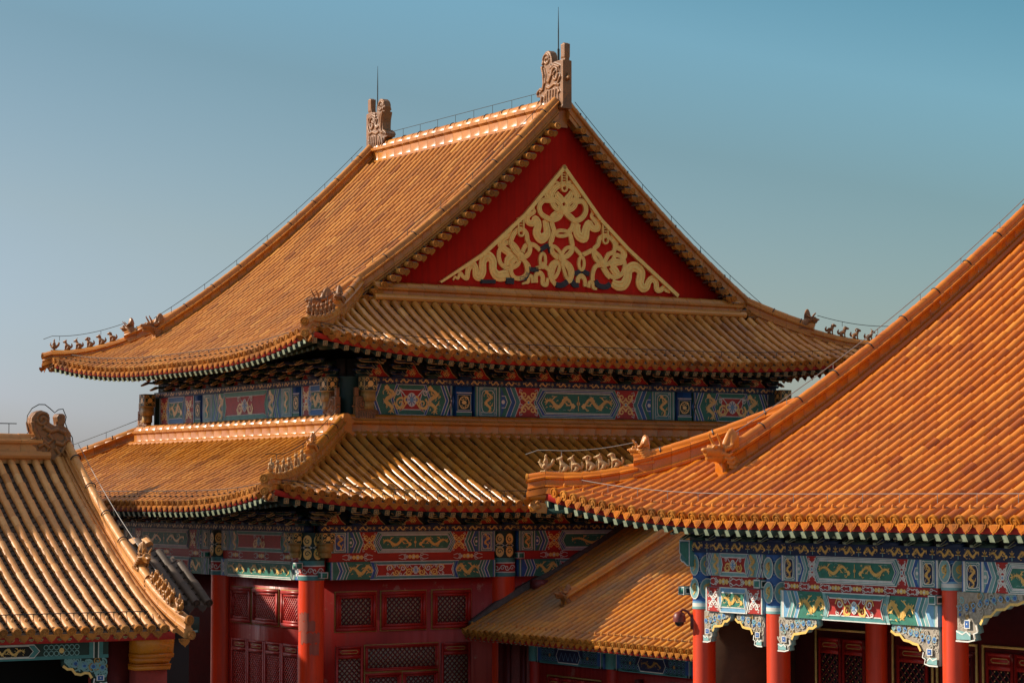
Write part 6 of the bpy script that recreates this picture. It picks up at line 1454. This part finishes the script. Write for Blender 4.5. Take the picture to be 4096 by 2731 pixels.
for c in (9.55, 5.2, 1.2):
    octa(P, c - .86, c + .86, .05, H - .03, .12, 'teal', 3, .018); octa(P, c - .72, c + .72, .07, H - .05, .1, 'black', 5, .016)
    dragon(P, c - .28, H / 2, .5, H * .62, 7, flip=1, clouds=False); dragon(P, c + .28, H / 2, .5, H * .62, 7, flip=-1, clouds=False); P.disc(c, H / 2, .04, 'gold', 7)
    for s in (-1, 1):
        for i in range(7):
            for j in range(2): P.ring(c + s * (1.0 + .11 * i), H * (.36 + .36 * j), .05, .016, 'pale_teal', 3, 8)
P.disc(W_ - 1.02, H * .52, .055, 'gold', 4); hoops(P, W_ - .42, .3, H, ['teal', 'dark_green', 'teal'], 3); M.build('painted_beam', gh)
queti(19.50, -1, 5.19, .98, .62, gh, x=46.95, pal=('pale_teal', 'dark_green'), th=.1, along='x')
brackets(gh, (0, 46.88, 5.55), (1, 0, 0), (0, -1, 0), [19.4 - .74 * k for k in range(16)], .24, .3, .6, 'dark_green', 'dark_green', 'teal')
statue(CHIG, 'ridge_dragon', 'brown curl-tailed dragon at the right end of the gate hall ridge', 'ridge dragon', (20.66, 52.1, 9.22), math.pi, 1.14, 0, 'statue_dark', 'dragons ending the roof ridges')
G2p = gp1 + gp2
def gpt(s): # ridge-top point at distance s from the eave end along the gate hall verge
    y = 45.75 + s; d = y - 46.0; return A(20.62, y, gz(max(d, 0)) + .03 + .33)
hip_figures(gpt, -math.pi / 2, (.56, .76, .97, 1.18, 1.40), .12, 2.0, "gate hall's verge ridge", 'statue_mid', 'statue_mid', .92)
conductor([(x, 52.1, 9.92) for x in np.linspace(7, 19.4, 12)], .22, 1.3, "thin cable on standoffs along the gate hall's main ridge")
cc = MB(); cp_ = [A(20.66 - (x) * .0018, 52.1, 9.25 + z * .0018) for x, z in [(-80, 0), (-70, 110), (-40, 330), (20, 420), (60, 520), (45, 590), (90, 690), (150, 680), (200, 640), (260, 690), (330, 740), (410, 740), (500, 690), (560, 600), (570, 520), (540, 400), (560, 370), (620, 340), (700, 335)]]
cc.tube(cp_, .012, 'iron', 5); tag(cc.build('conductor_cable', None, 60), 'thin cable looping round the gate hall ridge dragon', 'cable', 'lightning conductor cables on the roofs')
conductor([gs.P(t, .5, .09) for t in np.linspace(.2, 13.2, 40)], .04, 1.4, "dark cable lying across the gate hall's lowest tiles", r=.010)
conductor([A(*p) + A(.16, 0, .42) for p in gp1[1:]], .06, 1.8, 'pale cable running down beside the gate hall verge ridge', mat='cable', r=.007)

# ================================================================== passage roof behind the gate hall
ps = thing('passage_roof', 'small shaded grey-brown tiled passage roof behind the gate hall', 'passage', (24, 58, 0))
PP = dict(z0=5.82, a=0.56, b=-0.015, lift=0, R=1, Dl=1, flare=0.0)
pside = Side((18.5, 56.0), (1, 0), (0, 1), 7.75, ends=(False, False), **PP)
prow = sorted([7.45 - .345 * k for k in range(21)])
def pd(t): return 1.7 if t > 7.3 else (2.3 if t > 6.95 else 2.9)
slope(ps, pside, prow, pd, 'glaze_shaded', 'glaze_shaded', r=.105, tl=.38, nails=None, pan_step=.25, p=.345, dw=.26)
M = MB(); M.grid([[(x, 58.9 + s, 7.30 - .5 * s) for x in (18.5, 25.6)] for s in (0, 2.6)], 'glaze_shaded'); M.build('roof_slope', ps)
M = MB()
for x in np.arange(19.0, 25.8, .345): M.tube([(x, 58.75, 7.24), (x, 59.0, 7.34), (x, 59.3, 7.28)], .105, 'glaze_gate', 8)  # sunlit row tops, painted with the lighter glaze
M.build('rolled_ridge', ps, 40)
M = MB(); M.box((18.5, 57.0, 0), (25.9, 57.2, 6.1), 'black'); M.build('wall', ps)  # black sheet standing in for the dark of the open passage
M = MB(); M.box((25.0, 56.6, 5.05), (26.0, 56.9, 5.45), 'dark_green'); P = Paint(M, (25.0, 56.6, 5.05), (1, 0, 0), (0, -1, 0)); P.rect(.05, .03, .25, .37, 'teal', 1); P.line([(.35, .05), (.95, .05)], .05, 'pale_teal', 2); M.build('painted_beam', ps)
M = MB(); M.obox((22.2, 56.95, 2.6), (.9, 0, 0), (0, 0, 2.6), (0, .02, 0), 'black'); P = Paint(M, (22.2, 56.95, 2.6), (1, 0, 0), (0, -1, 0))
for i in range(6):
    for j in range(18): P.disc(.08 + .15 * i + (.075 if j % 2 else 0), .1 + .14 * j, .055, 'paper', 1, 6)
M.build('lattice', ps)

# ================================================================== the tall hall beside the court, left of the view: it shades the court
nh = thing('neighbouring_hall', 'tall tiled hall across the court, left of the gate hall, beyond the frame', 'palace hall', (6, 84, 0))
M = MB(); M.prism([(19, 61.9, 7.4), (19, 80.6, 17.5), (19, 99, 7.4), (19, 99, 7.1), (19, 61.9, 7.1)], (-1, 0, 0), 26, 'glaze_hall'); M.build('roof', nh)
M = MB(); M.prism([(18, 67.2, 0), (18, 67.2, 9.6), (18, 80.6, 16.9), (18, 94, 9.6), (18, 94, 0)], (-1, 0, 0), 24, 'red_wall'); M.build('wall', nh)
M = MB(); ridge(M, [(x, 80.6, 17.2) for x in np.linspace(-7, 19, 12)], .8, .5, 'glaze_hall'); M.build('main_ridge', nh)
M = MB(); M.prism([(8.2, 59.0, 0), (18.2, 59.0, 0), (18.2, 66.5, 0), (8.2, 66.5, 0)], (0, 0, 1), 11.2, 'red_wall'); M.prism([(7.8, 58.4, 11.21), (7.8, 62.7, 12.05), (7.8, 67.0, 11.21)], (1, 0, 0), 10.9, 'glaze_hall'); M.build('side_wing', nh)
